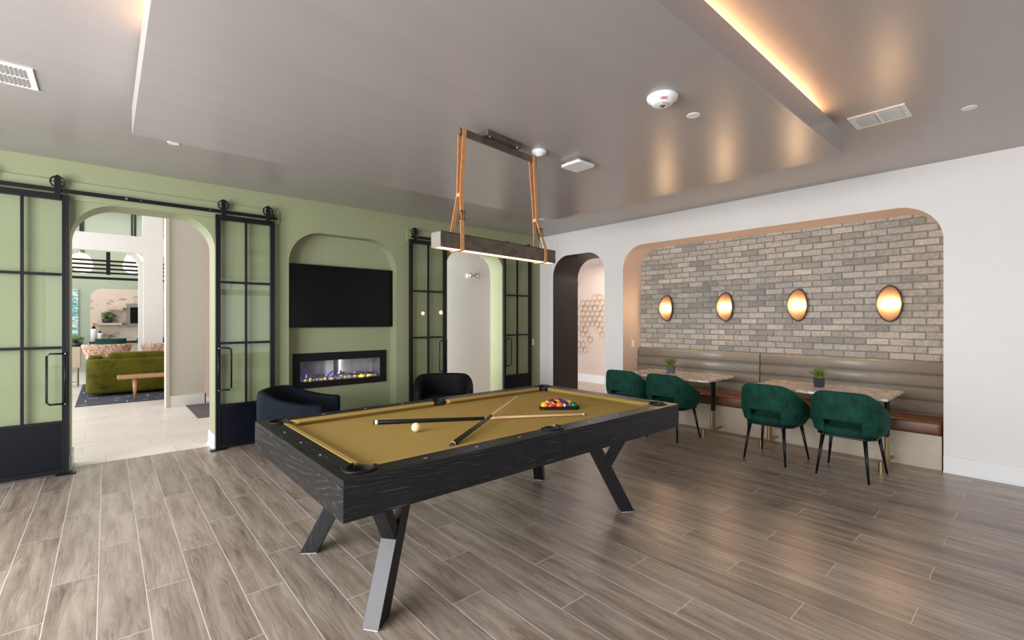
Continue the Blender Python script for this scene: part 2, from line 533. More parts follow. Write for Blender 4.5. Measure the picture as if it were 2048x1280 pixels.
def tag(o, label, cat, group=None, kind=None):
    o['label'] = label; o['category'] = cat
    if group: o['group'] = group
    if kind: o['kind'] = kind
    return o

def thing(name, label, cat, loc=(0, 0, 0), rz=0.0, group=None):
    o = bpy.data.objects.new(name, None)
    o.empty_display_size = 0.1
    COL.objects.link(o)
    o.location = loc; o.rotation_euler = (0, 0, rz)
    return tag(o, label, cat, group)

def struct(o, label, cat='room'):
    return tag(o, label, cat, None, 'structure')

def dup(o, loc, rz=None, label=None, group=None):
    """copy of a thing with copies of its parts and their sub-parts"""
    def cp(s, par):
        c = s.copy(); COL.objects.link(c)
        if par is not None: c.parent = par
        for ch in [x for x in s.children]: cp(ch, c)
        return c
    r = cp(o, None)
    r.location = loc
    if rz is not None: r.rotation_euler = (0, 0, rz)
    if label: r['label'] = label
    if group: r['group'] = group
    return r

# ------------------------------------------------------------------ room shell
YG, XW, H = 6.18, 6.09, 3.0
WT = 0.37
XL, YN = -3.2, -3.2           # left and near walls, behind the camera's view

bm = bmesh.new(); box(bm, (XL, YN, -0.1), (XW + 0.35, 6.38, 0.0))
struct(fin('floor', bm, M['floor']), 'grey brown wood-look tile floor of the game room', 'floor')
bm = bmesh.new(); box(bm, (-3.2, 6.38, -0.1), (2.4, 19.5, 0.0))
struct(fin('floor', bm, M['lobbyfloor']), 'pale tile floor of the lobby beyond the left arch', 'floor')
bm = bmesh.new(); box(bm, (2.4, 6.38, -0.1), (XW + 0.35, 9.2, 0.0)); box(bm, (XW + 0.35, 4.0, -0.1), (8.9, 9.2, 0.0))
struct(fin('floor', bm, M['hallfloor']), 'warm beige tile floor of the passages behind the narrow arches', 'floor')
bm = bmesh.new(); box(bm, (XL, YN, H), (XW + 0.6, YG + 0.1, H + 0.15))
struct(fin('ceiling', bm, M['ceil']), 'grey satin ceiling of the game room around the dropped panel', 'ceiling')

# dropped ceiling panel with cove lights
CX0, CX1, CY0, CY1, CZ = 0.135, 4.36, 1.03, 4.165, 2.76
bm = bmesh.new(); box(bm, (CX0, CY0, CZ), (CX1, CY1, CZ + 0.185)); box(bm, (CX0 + 0.25, CY0 + 0.25, CZ + 0.18), (CX1 - 0.25, CY1 - 0.25, H + 0.002))
o = fin('ceiling', bm, M['ceil'], bevel=0.003)
struct(o, 'large dropped rectangular ceiling panel above the pool table', 'ceiling')
bm = bmesh.new(); box(bm, (0.6, CY0 + 0.10, CZ + 0.185), (3.95, CY0 + 0.11, CZ + 0.215))
tag(fin('cove_light_strip', bm, M['cove']), 'warm glowing cove light strip hidden on the right edge of the dropped ceiling panel', 'light')
bm = bmesh.new(); box(bm, (CX0 + 0.10, 1.3, CZ + 0.185), (CX0 + 0.11, 3.1, CZ + 0.215))
tag(fin('cove_light_strip', bm, M['cove']), 'short warm cove light strip hidden on the left edge of the dropped ceiling panel', 'light')

# green wall with two arches and the fireplace niche
def notch(outer_bottom, arches):
    """walk the floor line and go round every opening, so openings reach the floor"""
    pts = [(outer_bottom[0], -0.01)]
    for x0, x1, top, r in arches:
        pts.append((x0, -0.01))
        n = 36
        for k in range(n + 1):
            a = PI - PI / 2 * k / n
            pts.append((x0 + r + r * math.cos(a), top - r + r * math.sin(a)))
        for k in range(n + 1):
            a = PI / 2 - PI / 2 * k / n
            pts.append((x1 - r + r * math.cos(a), top - r + r * math.sin(a)))
        pts.append((x1, -0.01))
    pts += [(outer_bottom[1], -0.01), (outer_bottom[1], outer_bottom[2]), (outer_bottom[0], outer_bottom[2])]
    return pts
o = plate('wall_back', notch((XL, XW + 0.0, H + 0.01), [(-0.262, 0.93, 2.62, 0.36), (1.714, 3.169, 2.595, 0.40), (4.012, 5.204, 2.62, 0.36)]), [], WT,
          [M['green']], lambda u, v: 0, lambda u, v, d: (u, YG + d, v))
struct(o, 'sage green wall with two arched openings and an arched fireplace niche', 'wall')
bm = bmesh.new()
NY = YG + 0.185
# niche back with the fireplace hole
FX0, FX1, FZ0, FZ1 = 1.86, 3.05, 0.62, 0.97
for a in ((1.6, FX0, 0, 2.75), (FX1, 3.3, 0, 2.75)):
    box(bm, (a[0], NY, a[2]), (a[1], NY + 0.03, a[3]))
box(bm, (FX0, NY, 0), (FX1, NY + 0.03, FZ0)); box(bm, (FX0, NY, FZ1), (FX1, NY + 0.03, 2.75))
struct(fin('wall_niche', bm, M['green']), 'sage green back of the niche behind television and fireplace', 'wall')

# right wall: white, one narrow dark arch and the wide brick alcove
def right_pick(u, v):
    if 4.6 < u < 5.9: return 2
    if 0.6 < u < 4.4: return 1
    return 0
pts = notch((YN, YG + 0.3, H + 0.01), [(0.636, 4.33, 2.61, 0.36), (4.688, 5.841, 2.60, 0.36)])
o = plate('wall_right', pts, [], 0.5, [M['white'], M['pink'], M['charcoal']], right_pick, lambda u, v, d: (XW + d, u, v))
struct(o, 'warm white wall with wide brick alcove and narrow dark arch', 'wall')
# the dark passage reveal goes deeper than the wall plate
bm = bmesh.new()
ar = rrect(4.688, 5.841, 0, 2.60, 0.36, 36)
n_ = len(ar)
o1 = rrect(4.60, 5.93, 0, 2.69, 0.40, 36)
va = [bm.verts.new((XW + 0.5, u, v)) for u, v in ar]; vb = [bm.verts.new((XW + 0.68, u, v)) for u, v in ar]
vc = [bm.verts.new((XW + 0.5, u, v)) for u, v in o1]; vd = [bm.verts.new((XW + 0.68, u, v)) for u, v in o1]
for i in range(1, n_):
    j = (i + 1) % n_
    bm.faces.new((va[i], va[j], vb[j], vb[i])); bm.faces.new((vc[i], vd[i], vd[j], vc[j])); bm.faces.new((vb[i], vb[j], vd[j], vd[i]))
struct(fin('trim_1', bm, M['charcoal']), 'charcoal painted inner reveal of the narrow arch in the white wall', 'trim')

# brick back wall of the alcove (real bricks in one wall)
XB = XW + 0.5
bm = bmesh.new(); box(bm, (XB, 0.5, 0.0), (XB + 0.12, 4.45, 2.75))
struct(fin('wall_alcove', bm, M['mortar']), 'mortar bed of the brick alcove wall', 'wall')
bm = bmesh.new()
BL, BH = 0.2135, 0.0772
rr = random.Random(3)
z = 0.95; row = 0
while z < 2.66:
    y = 0.40 + (0.5 * BL if row % 2 else 0) + rr.uniform(-0.012, 0.012)
    while y < 4.5:
        a = max(y, 0.60); b_ = min(y + BL - 0.012, 4.36)
        if b_ - a > 0.02:
            t = rr.uniform(0.006, 0.013)
            dz0, dz1 = rr.uniform(-.002, .002), rr.uniform(-.002, .002)
            zz0, zz1 = z + 0.006, z + BH - 0.006
            # brick face with a slightly irregular outline
            nu, outl = 5, []
            for k in range(nu + 1): outl.append((a + (b_ - a) * k / nu, zz0 + rr.uniform(-.002, .0022) + dz0))
            outl.append((b_ + rr.uniform(-.002, .001), (zz0 + zz1) / 2))
            for k in range(nu + 1): outl.append((b_ - (b_ - a) * k / nu, zz1 + rr.uniform(-.0022, .002) + dz1))
            outl.append((a + rr.uniform(-.001, .002), (zz0 + zz1) / 2))
            cy, cz = (a + b_) / 2, (zz0 + zz1) / 2
            v0 = [bm.verts.new((XB + 0.001, p[0], p[1])) for p in outl]
            v1 = [bm.verts.new((XB - t * 0.7, p[0], p[1])) for p in outl]
            v2 = [bm.verts.new((XB - t, cy + (p[0] - cy) * 0.965, cz + (p[1] - cz) * 0.89)) for p in outl]
            m_ = len(outl)
            for i in range(m_):
                j = (i + 1) % m_
                bm.faces.new((v0[i], v0[j], v1[j], v1[i])); bm.faces.new((v1[i], v1[j], v2[j], v2[i]))
            bm.faces.new(v2)
        y += BL
    z += BH; row += 1
struct(fin('wall_brick', bm, M['brick']), 'grey brick wall behind the banquette', 'wall')

# left and near walls with tall windows (out of the frame, they let the daylight in)
def window_wall(name, u0, u1, wins, tw, label, thick=0.12):
    holes = [[(a, z0), (b, z0), (b, z1), (a, z1)] for a, b, z0, z1 in wins]
    o = plate(name, [(u0, -0.01), (u1, -0.01), (u1, H), (u0, H)], holes, thick, [M['white']], lambda u, v: 0, tw)
    struct(o, label, 'wall')
window_wall('wall_left', YN, YG, [(0.0, 2.5, 0.35, 2.75), (2.75, 5.25, 0.35, 2.75)], lambda u, v, d: (XL + 0.24 - d, u, v), 'white wall with tall windows left of the pool table')
window_wall('wall_near', XL, XW + 0.5, [(-1.1, 1.5, 0.35, 2.7), (1.75, 4.35, 0.35, 2.7)], lambda u, v, d: (u, YN + 0.24 - d, v), 'white wall with tall windows behind the camera')
wn_ = 1
for (a, b) in ((0.0, 2.5), (2.75, 5.25)):
    bm = bmesh.new()
    for y in (a, (a + b) / 2 - 0.02, b - 0.04): box(bm, (XL + 0.16, y, 0.35), (XL + 0.2, y + 0.04, 2.75))
    for z in (0.35, 2.71): box(bm, (XL + 0.16, a, z), (XL + 0.2, b, z + 0.04))
    struct(fin('window_%d' % wn_, bm, M['black']), 'black window frame in the left wall', 'window'); wn_ += 1
for (a, b) in ((-1.1, 1.5), (1.75, 4.35)):
    bm = bmesh.new()
    for x in (a, (a + b) / 2 - 0.02, b - 0.04): box(bm, (x, YN + 0.16, 0.35), (x + 0.04, YN + 0.2, 2.7))
    for z in (0.35, 2.66): box(bm, (a, YN + 0.16, z), (b, YN + 0.2, z + 0.04))
    struct(fin('window_%d' % wn_, bm, M['black']), 'black window frame in the near wall', 'window'); wn_ += 1

# baseboards
def baseboard(name, segs, label, h=0.165):
    bm = bmesh.new()
    for a, b in segs:
        box(bm, (min(a[0], b[0]), min(a[1], b[1]), 0), (max(a[0], b[0]), max(a[1], b[1]), h))
        # shoe moulding
        box(bm, (min(a[0], b[0]) - (0.012 if abs(b[1] - a[1]) > abs(b[0] - a[0]) else 0), min(a[1], b[1]) - (0.012 if abs(b[0] - a[0]) > abs(b[1] - a[1]) else 0), 0),
            (max(a[0], b[0]), max(a[1], b[1]), 0.02))
    struct(fin(name, bm, M['trimw'], bevel=0.003), label, 'baseboard')
t_ = 0.016
baseboard('baseboard_right', [((XW - t_, YN + 0.2), (XW, 0.636)), ((XW - t_, 4.33), (XW, 4.688)), ((XW - t_, 5.841), (XW, YG - t_))], 'white baseboard along the white wall')
baseboard('baseboard_back', [((-2.9, YG - t_), (-0.262, YG)), ((0.93 - t_, YG - t_), (1.714, YG)), ((3.169, YG - t_), (4.012, YG)), ((5.204 - t_, YG - t_), (XW, YG)),
                             ((0.93 - t_, YG), (0.93, YG + WT)), ((5.204 - t_, YG), (5.204, YG + WT)), ((-0.262, YG - t_), (-0.262 + t_, YG + WT)), ((1.714, NY - t_), (3.169, NY))], 'white baseboard along the green wall')

# passages behind the narrow arches
bm = bmesh.new(); box(bm, (2.4, 7.35, 0), (7.0, 7.45, 2.9))
struct(fin('wall_hall', bm, M['white']), 'plain white hall wall behind the right arch of the green wall', 'wall')
bm = bmesh.new(); box(bm, (2.3, YG + WT, 0), (2.4, 7.45, 5.6)); struct(fin('wall_hall', bm, M['white']), 'end wall of the hall behind the green wall', 'wall')
bm = bmesh.new(); box(bm, (2.3, YG + WT - 0.02, 2.75), (8.9, 9.2, 2.85)); box(bm, (XW + 0.5, 3.5, 2.75), (8.9, YG + WT, 2.85))
struct(fin('ceiling', bm, M['white']), 'white ceiling of the passages behind the arches', 'ceiling')
bm = bmesh.new(); box(bm, (8.56, 4.0, 0), (8.66, 9.2, 2.9)); struct(fin('wall_passage', bm, M['pink']), 'blush wall with the gold hexagon art seen through the dark arch', 'wall')
bm = bmesh.new(); box(bm, (6.6, 4.35, 0), (8.66, 4.45, 2.9)); struct(fin('wall_passage', bm, M['pink']), 'side wall of the passage behind the brick alcove', 'wall')
bm = bmesh.new(); box(bm, (8.54, 4.45, 0), (8.56, 9.2, 0.19)); struct(fin('baseboard_passage', bm, M['trimw']), 'white baseboard under the hexagon wall art', 'baseboard')

# lobby shell: column, far white two-storey wall, green feature wall
bm = bmesh.new(); box(bm, (0.80, 9.68, 0), (1.30, 9.95, 5.6)); box(bm, (0.752, 9.64, 0), (0.80, 9.95, 5.6))
struct(fin('wall_lobby_column', bm, M['beige'], bevel=0.004), 'greige wall pier in the lobby beyond the left arch', 'wall')
bm = bmesh.new(); box(bm, (0.802, 9.655, 0), (1.315, 9.68, 0.185)); box(bm, (1.30, 9.655, 0), (1.315, 9.95, 0.185))
struct(fin('baseboard_lobby', bm, M['trimw']), 'white baseboard of the greige lobby pier', 'baseboard')
bm = bmesh.new(); box(bm, (1.30, 10.6, 0), (2.4, 10.7, 5.6)); struct(fin('wall_lobby', bm, M['pink']), 'brown panelled wall strip beside the greige pier', 'wall')
bm = bmesh.new(); box(bm, (2.3, 7.45, 0), (2.4, 19.5, 5.6)); struct(fin('wall_lobby', bm, M['beige']), 'right side wall of the lobby', 'wall')
bm = bmesh.new(); box(bm, (-4.3, 6.50, 3.0), (2.4, 6.58, 5.6)); struct(fin('wall_lobby', bm, M['white']), 'upper wall of the lobby above the left arch', 'wall')
bm = bmesh.new(); box(bm, (-4.4, 6.5, 5.6), (2.4, 19.5, 5.7)); struct(fin('ceiling', bm, M['white']), 'high white ceiling of the lobby', 'ceiling')
bm = bmesh.new(); box(bm, (-4.4, 17.95, 0), (2.4, 18.05, 5.6))
struct(fin('wall_lounge', bm, M['sage2']), 'green feature wall at the far end of the lounge', 'wall')
YF = 14.5
def fz(px, py, Y=YF):
    a = math.radians(48.85); l = (px - 1024) / 929.0; u = (640 - py) / 929.0
    dx = math.cos(a) + l * math.sin(a); dy = math.sin(a) - l * math.cos(a)
    return (dx * Y / dy, CAMH + u * Y / dy)
xa, za = fz(287, 507); xb, zb = fz(285.5, 474); _, zt = fz(284, 434); xc, _ = fz(325.8, 480)
o = plate('wall_lounge', [(-4.4, 0), (2.4, 0), (2.4, 5.6), (-4.4, 5.6)],
          [[(-3.6, 0.01), (xa, 0.01), (xa, za), (-3.6, za)], [(-3.6, zb), (xb, zb), (xb, 4.9), (-3.6, 4.9)],
           [(xc, 0.01), (2.0, 0.01), (2.0, za - 0.05), (xc, za - 0.05)], [(xc, zb), (2.0, zb), (2.0, 4.9), (xc, 4.9)]], 0.22,
          [M['white']], lambda u, v: 0, lambda u, v, d: (u, YF + d, v))
struct(o, 'white two-storey lounge wall with a low opening and an upper opening', 'wall')
# arched inner frame behind the low opening
xi, zi = fz(277, 505, 15.0)
bm = bmesh.new()
p_in = rrect(-3.3, xi, 0, zi, 0.42, 24); p_out = rrect(-3.36, xi + 0.10, 0, zi + 0.10, 0.50, 24)
vi = [[bm.verts.new((u, yy, v)) for u, v in p] for p in (p_in, p_out) for yy in (15.0, 15.2)]
k = len(p_in)
for i in range(1, k):
    j = (i + 1) % k
    bm.faces.new((vi[0][i], vi[0][j], vi[2][j], vi[2][i])); bm.faces.new((vi[1][i], vi[3][i], vi[3][j], vi[1][j]))
    bm.faces.new((vi[0][i], vi[1][i], vi[1][j], vi[0][j])); bm.faces.new((vi[2][i], vi[2][j], vi[3][j], vi[3][i]))
struct(fin('trim_2', bm, M['white']), 'rounded white inner frame of the low lounge opening', 'trim')
# black double battens on the upper green wall
bm = bmesh.new()
for px in (161, 166, 264, 270.5):
    x, _ = fz(px, 450, 17.93); box(bm, (x - 0.02, 17.92, 3.2), (x + 0.02, 17.95, 5.5))
struct(fin('trim_3', bm, M['black']), 'thin black vertical battens high on the green lounge wall', 'trim')
# recess lined with whitewashed planks
x0, z0 = fz(180.5, 690, 17.9); x1, z1 = fz(300, 577, 17.9); _, z1 = fz(200, 577, 17.9)
bm = bmesh.new(); prism(bm, rrect(x0, 1.9, 0.1, z1, 0.28), 17.93, 17.95, 'xz')
struct(fin('wall_lounge_panel', bm, M['whitewash']), 'whitewashed plank panel with rounded corners on the green lounge wall', 'wall')
# header boards behind the door tracks
for k, (a, b) in enumerate(((-1.75, 1.60), (3.33, 5.86))):
    bm = bmesh.new(); box(bm, (a, YG - 0.02, 2.625), (b, YG + 0.001, 2.80))
    struct(fin('trim_%d' % (4 + k), bm, M['green'], bevel=0.003), ('green header board behind the long door track', 'green header board behind the right door track')[k], 'trim')

# ------------------------------------------------------------------ pool table
PX, PY = 2.027, 2.593
HX, HY = 1.307, 0.737          # half size outside
TZ, RZ, AZ = 0.817, 0.787, 0.645
BZ = 0.787 - 0.006             # playing surface
RW = 0.115                     # wooden rail width
CW = 0.052                     # cushion width
table = thing('pool_table', 'large pool table of black oak with olive gold felt on slanted legs', 'pool table', (PX, PY, 0))

def pocket_cutter():
    b = bmesh.new()
    for sx in (-1, 1):
        for sy in (-1, 1):
            cyl(b, (sx * (HX - RW - 0.004), sy * (HY - RW - 0.004), 0.60), (sx * (HX - RW - 0.004), sy * (HY - RW - 0.004), 0.9), 0.062, n=28)
    for sy in (-1, 1):
        cyl(b, (0, sy * (HY - RW + 0.018), 0.60), (0, sy * (HY - RW + 0.018), 0.9), 0.056, n=28)
    return b

g = 0.0012
for sy in (-1, 1):
    for sx in (-1, 1):
        bm = bmesh.new()
        pts = [(g * sx, sy * HY), (sx * HX, sy * HY), (sx * (HX - RW), sy * (HY - RW)), (g * sx, sy * (HY - RW))]
        prism(bm, pts, RZ, TZ)
        o = fin('side_rail', bm, M['bwx'], table, bevel=0.001); cut(o, pocket_cutter())
        bm = bmesh.new(); box(bm, (min(g * sx, sx * HX), min(sy * HY, sy * (HY - 0.028)), AZ), (max(g * sx, sx * HX), max(sy * HY, sy * (HY - 0.028)), RZ - 0.0004))
        fin('side_apron', bm, M['bwx'], table, bevel=0.001)
for sx in (-1, 1):
    bm = bmesh.new()
    pts = [(sx * HX, -HY), (sx * HX, HY), (sx * (HX - RW), HY - RW), (sx * (HX - RW), -HY + RW)]
    prism(bm, pts, RZ, TZ + 0.0004)
    o = fin('end_rail', bm, M['bwy'], table, bevel=0.001); cut(o, pocket_cutter())
    bm = bmesh.new(); box(bm, (min(sx * (HX + 0.001), sx * (HX - 0.028)), -HY + 0.0005, AZ), (max(sx * (HX + 0.001), sx * (HX - 0.028)), HY - 0.0005, RZ - 0.0004))
    fin('end_apron', bm, M['bwy'], table, bevel=0.001)
bm = bmesh.new(); box(bm, (-HX + 0.05, -HY + 0.05, BZ - 0.03), (HX - 0.05, HY - 0.05, BZ))
o = fin('bed_cloth', bm, M['felt'], table); cut(o, pocket_cutter()); o['label'] = 'olive gold felt bed'
bm = bmesh.new(); box(bm, (-HX + 0.035, -HY + 0.035, AZ + 0.02), (HX - 0.035, HY - 0.035, AZ + 0.04))
fin('underframe', bm, M['blackm'], table)

def cushion(a, b, inward, cut0, cut1):
    """felt cushion between a and b on the rail line; inward unit vector; cut0/cut1 = how far the nose is shortened"""
    a = Vector(a); b = Vector(b); d = (b - a).normalized(); w = Vector(inward)
    bm = bmesh.new()
    prof = [(0.0, BZ), (0.0, TZ), (0.006, TZ + 0.002), (0.030, TZ + 0.001), (CW, TZ - 0.008), (CW + 0.001, TZ - 0.013), (0.026, BZ)]
    r0 = []; r1 = []
    for t, z in prof:
        p = a + w * t + d * (cut0 * t / CW); q = b + w * t - d * (cut1 * t / CW)
        r0.append(bm.verts.new((p.x, p.y, z))); r1.append(bm.verts.new((q.x, q.y, z)))
    n = len(prof)
    for i in range(n):
        j = (i + 1) % n
        bm.faces.new((r0[i], r0[j], r1[j], r1[i]))
    bm.faces.new(r0); bm.faces.new(r1[::-1])
    fin('cushion', bm, M['felt'], table, bevel=0.003)
for sy in (-1, 1):
    y = sy * (HY - RW)
    cushion((-HX + RW + 0.062, y), (-0.058, y), (0, -sy), 0.045, 0.016)
    cushion((0.058, y), (HX - RW - 0.062, y), (0, -sy), 0.016, 0.045)
for sx in (-1, 1):
    x = sx * (HX - RW)
    cushion((x, -HY + RW + 0.062), (x, HY - RW - 0.062), (-sx, 0), 0.045, 0.045)

def pocket(cx, cy, ang, r, opening):
    """black cup with an open ring on the rail top; opening = half angle of the gap towards the bed"""
    bm = bmesh.new()
    n = 28
    lathe(bm, [(r - 0.002, TZ - 0.002), (r - 0.003, BZ - 0.05), (r - 0.02, BZ - 0.085), (0, BZ - 0.09)], (cx, cy, 0), n=n)
    p = fin('pocket', bm, M['rubber'], table, smooth=True)
    bm = bmesh.new()
    pts = []
    for k in range(n + 1):
        t = ang + opening + (2 * PI - 2 * opening) * k / n
        pts.append((t, k))
    rings = []
    for t, k in pts:
        c, s = math.cos(t), math.sin(t)
        rg = []
        for q in range(8):
            aa = 2 * PI * q / 8
            rad = r + 0.006 + 0.012 * math.cos(aa)
            rg.append(bm.verts.new((cx + rad * c, cy + rad * s, TZ + 0.003 + 0.005 * math.sin(aa))))
        rings.append(rg)
    for a, b in zip(rings, rings[1:]):
        for q in range(8): bm.faces.new((a[q], a[(q + 1) % 8], b[(q + 1) % 8], b[q]))
    bm.faces.new(rings[0]); bm.faces.new(rings[-1][::-1])
    # inner wall of the casting facing the bed
    ring = fin('pocket_iron', bm, M['black'], p, smooth=True)
    bm = bmesh.new()
    prev = None
    for t, k in pts:
        c, s = math.cos(t), math.sin(t)
        cur = [bm.verts.new((cx + (r - 0.001) * c, cy + (r - 0.001) * s, z)) for z in (TZ + 0.002, BZ - 0.02)]
        if prev: bm.faces.new((prev[0], cur[0], cur[1], prev[1]))
        prev = cur
    fin('pocket_liner', bm, M['black'], p, smooth=True)
for sx in (-1, 1):
    for sy in (-1, 1):
        pocket(sx * (HX - RW - 0.004), sy * (HY - RW - 0.004), math.atan2(-sy, -sx), 0.062, math.radians(48))
for sy in (-1, 1):
    pocket(0, sy * (HY - RW + 0.018), -sy * PI / 2, 0.056, math.radians(68))
# diamond sights let into the rails
def sight(x, y, along):
    bm = bmesh.new()
    a, b = (0.013, 0.006) if along == 'x' else (0.006, 0.013)
    prism(bm, [(x - a, y), (x, y - b), (x + a, y), (x, y + b)], TZ - 0.002, TZ + 0.0008)
    fin('sight', bm, M['inlay'], table)
for sy in (-1, 1):
    for k in (-3, -2, -1, 1, 2, 3): sight(k * 0.298, sy * (HY - 0.058), 'x')
for sx in (-1, 1):
    for k in (-1, 0, 1): sight(sx * (HX - 0.058), k * 0.298, 'y')

# slanted legs with a forked brace
def leg(sx, sy):
    """(sx, sy) = corner; the main board leans towards the middle of the table"""
    near = Vector((-sx * 0.81, -sy * 0.586, 0)).normalized()      # lean direction, inward
    side = Vector((near.y, -near.x, 0)) * (1 if sx * sy > 0 else -1)
    fx = (-1.307 + 0.242) if sx < 0 else (3.037 - PX)
    foot = Vector((fx, sy * 0.54, 0))                              # outermost bottom corner of the foot
    along = near
    if (side.y * sy) < 0: side = -side                           # side points outward in y
    def board(z0, z1, s0, s1, w0, w1, th, name, zc=None):
        bm = bmesh.new()
        c0 = foot + along * s0; c1 = foot + along * s1
        vs = []
        for c, zz in ((c0, z0), (c1, z1)):
            for a, b in ((0, w0), (th, w0), (th, w1), (0, w1)):
                p = c + along * a - side * b
                vs.append(bm.verts.new((p.x, p.y, zz)))
        for f in ((0, 3, 2, 1), (4, 5, 6, 7), (0, 1, 5, 4), (1, 2, 6, 5), (2, 3, 7, 6), (3, 0, 4, 7)): bm.faces.new([vs[i] for i in f])
        return bm
    bm = board(0.006, AZ + 0.03, 0.0, 0.345, 0, 0.087, 0.105, 'leg')
    o = fin('leg', bm, M['bwz'], table, bevel=0.002)
    bm = board(0.335, AZ + 0.02, 0.190, -0.006, 0.004, 0.083, 0.066, 'leg_brace')
    fin('leg_brace', bm, M['bwz'], o, bevel=0.002)
    bm = board(0.0, 0.008, 0.004, 0.008, 0.006, 0.081, 0.095, 'foot_pad')
    fin('foot_pad', bm, M['inlay'], o)
for sx in (-1, 1):
    for sy in (-1, 1): leg(sx, sy)

# ------------------------------------------------------------------ balls, rack, cues
BR = 0.0286
def ball_mat(name, c, stripe=False):
    m, nt, b = newmat(name)
    if stripe:
        s = N(nt, 'ShaderNodeSeparateXYZ')
        tc = N(nt, 'ShaderNodeTexCoord'); L(nt, tc.outputs['Object'], s.inputs[0])
        f = mathn(nt, 'LESS_THAN', mathn(nt, 'ABSOLUTE', s.outputs[2]), BR * 0.56)
        L(nt, mixc(nt, f, (0.78, 0.66, 0.36), c), b.inputs['Base Color'])
    else: b.inputs['Base Color'].default_value = (c[0], c[1], c[2], 1)
    b.inputs['Roughness'].default_value = 0.08
    b.inputs['Coat Weight'].default_value = 0.3
    return m
def ball(label, mat, x, y, rot=(0, 0, 0), name='billiard_ball'):
    bm = bmesh.new(); sphere(bm, (0, 0, 0), BR, 32, 20)
    o = fin(name, bm, mat, None, smooth=True)
    o.location = (x, y, BZ + BR); o.rotation_euler = rot
    tag(o, label, 'ball', 'billiard balls racked on the pool table' if name == 'billiard_ball' else None)
ball('single cream cue ball lying apart on the olive felt', M['cream'], 1.43, 2.53, name='cue_ball')
RA, RB_ = Vector((2.480, 2.520)), Vector((2.729, 2.328))
ru = (RB_ - RA).normalized(); rv = Vector((-ru.y, ru.x))
if rv.y < 0: rv = -rv
yel, org, red, grn, blk, nav, mar, pur = ((0.90, 0.42, 0.005), (0.85, 0.13, 0.008), (0.75, 0.012, 0.008), (0.0, 0.10, 0.035), (0.004, 0.004, 0.005), (0.010, 0.012, 0.16), (0.20, 0.006, 0.012), (0.045, 0.008, 0.14))
rows = [[('solid yellow ball at the left corner of the front row in the rack', yel, 0, 0), ('red striped ball second from the left in the front row of the rack', red, 1, 0.6), ('solid orange ball in the middle of the front row in the rack', org, 0, 0), ('navy striped ball with cream end in the front row of the rack', nav, 1, 1.15), ('solid green ball at the right corner of the rack', grn, 0, 0)],
        [('orange striped ball behind the yellow ball in the rack', org, 1, 0.5), ('solid black ball in the second row of the rack', blk, 0, 0), ('solid purple ball behind the orange ball in the rack', pur, 0, 0), ('yellow striped ball behind the navy striped ball in the rack', yel, 1, 0.4)],
        [('solid maroon ball at the left of the third row in the rack', mar, 0, 0), ('yellow and cream striped ball in the centre of the third row in the rack', yel, 1, 0.9), ('maroon striped ball at the right of the third row in the rack', mar, 1, 0.5)],
        [('green striped ball in the fourth row of the rack', grn, 1, 1.5), ('solid navy ball in the fourth row of the rack', nav, 0, 0)],
        [('solid red ball at the far tip of the rack', red, 0, 0)]]
mid = (RA + RB_) / 2
mats = {}
for r, items in enumerate(rows):
    for k, (lab, c, st, tilt) in enumerate(items):
        off = (k - (len(items) - 1) / 2) * 2.03 * BR
        p = mid + ru * off + rv * (0.038 + r * 2.03 * BR * 0.866)
        key = (c, st)
        if key not in mats: mats[key] = ball_mat('ball_%d' % len(mats), c, st)
        ball(lab, mats[key], p.x, p.y, (tilt, 0.3 * k, 0.6) if st else (0, 0, 0))
bm = bmesh.new()
tri_c = mid + rv * (0.038 + 4 * 2.03 * BR * 0.866 / 3)
def tri(rad, rnd):
    pts = []
    for q in range(3):
        a0 = math.atan2(-rv.y, -rv.x) - PI / 3 + 2 * PI / 3 * q
        cc = tri_c + Vector((math.cos(a0), math.sin(a0))) * (rad - 2 * rnd)
        for s in range(7):
            a = a0 - PI / 3 + 2 * PI / 3 * s / 6
            pts.append(cc + Vector((math.cos(a), math.sin(a))) * rnd)
    return pts
R_in = 2 * (4 * 2.03 * BR * 0.866 / 3 + BR) + 0.002
pi_, po_ = tri(R_in, BR), tri(R_in + 0.018, BR + 0.009)
n = len(pi_)
q4 = [[bm.verts.new((p.x, p.y, z)) for p in P_] for P_, z in ((pi_, BZ), (pi_, BZ + 0.024), (po_, BZ + 0.024), (po_, BZ))]
for i in range(n):
    j = (i + 1) % n
    for a in range(4): bm.faces.new((q4[a][i], q4[a][j], q4[(a + 1) % 4][j], q4[(a + 1) % 4][i]))
tag(fin('ball_rack', bm, M['blackm'], bevel=0.002), 'black triangular rack around the billiard balls', 'rack')

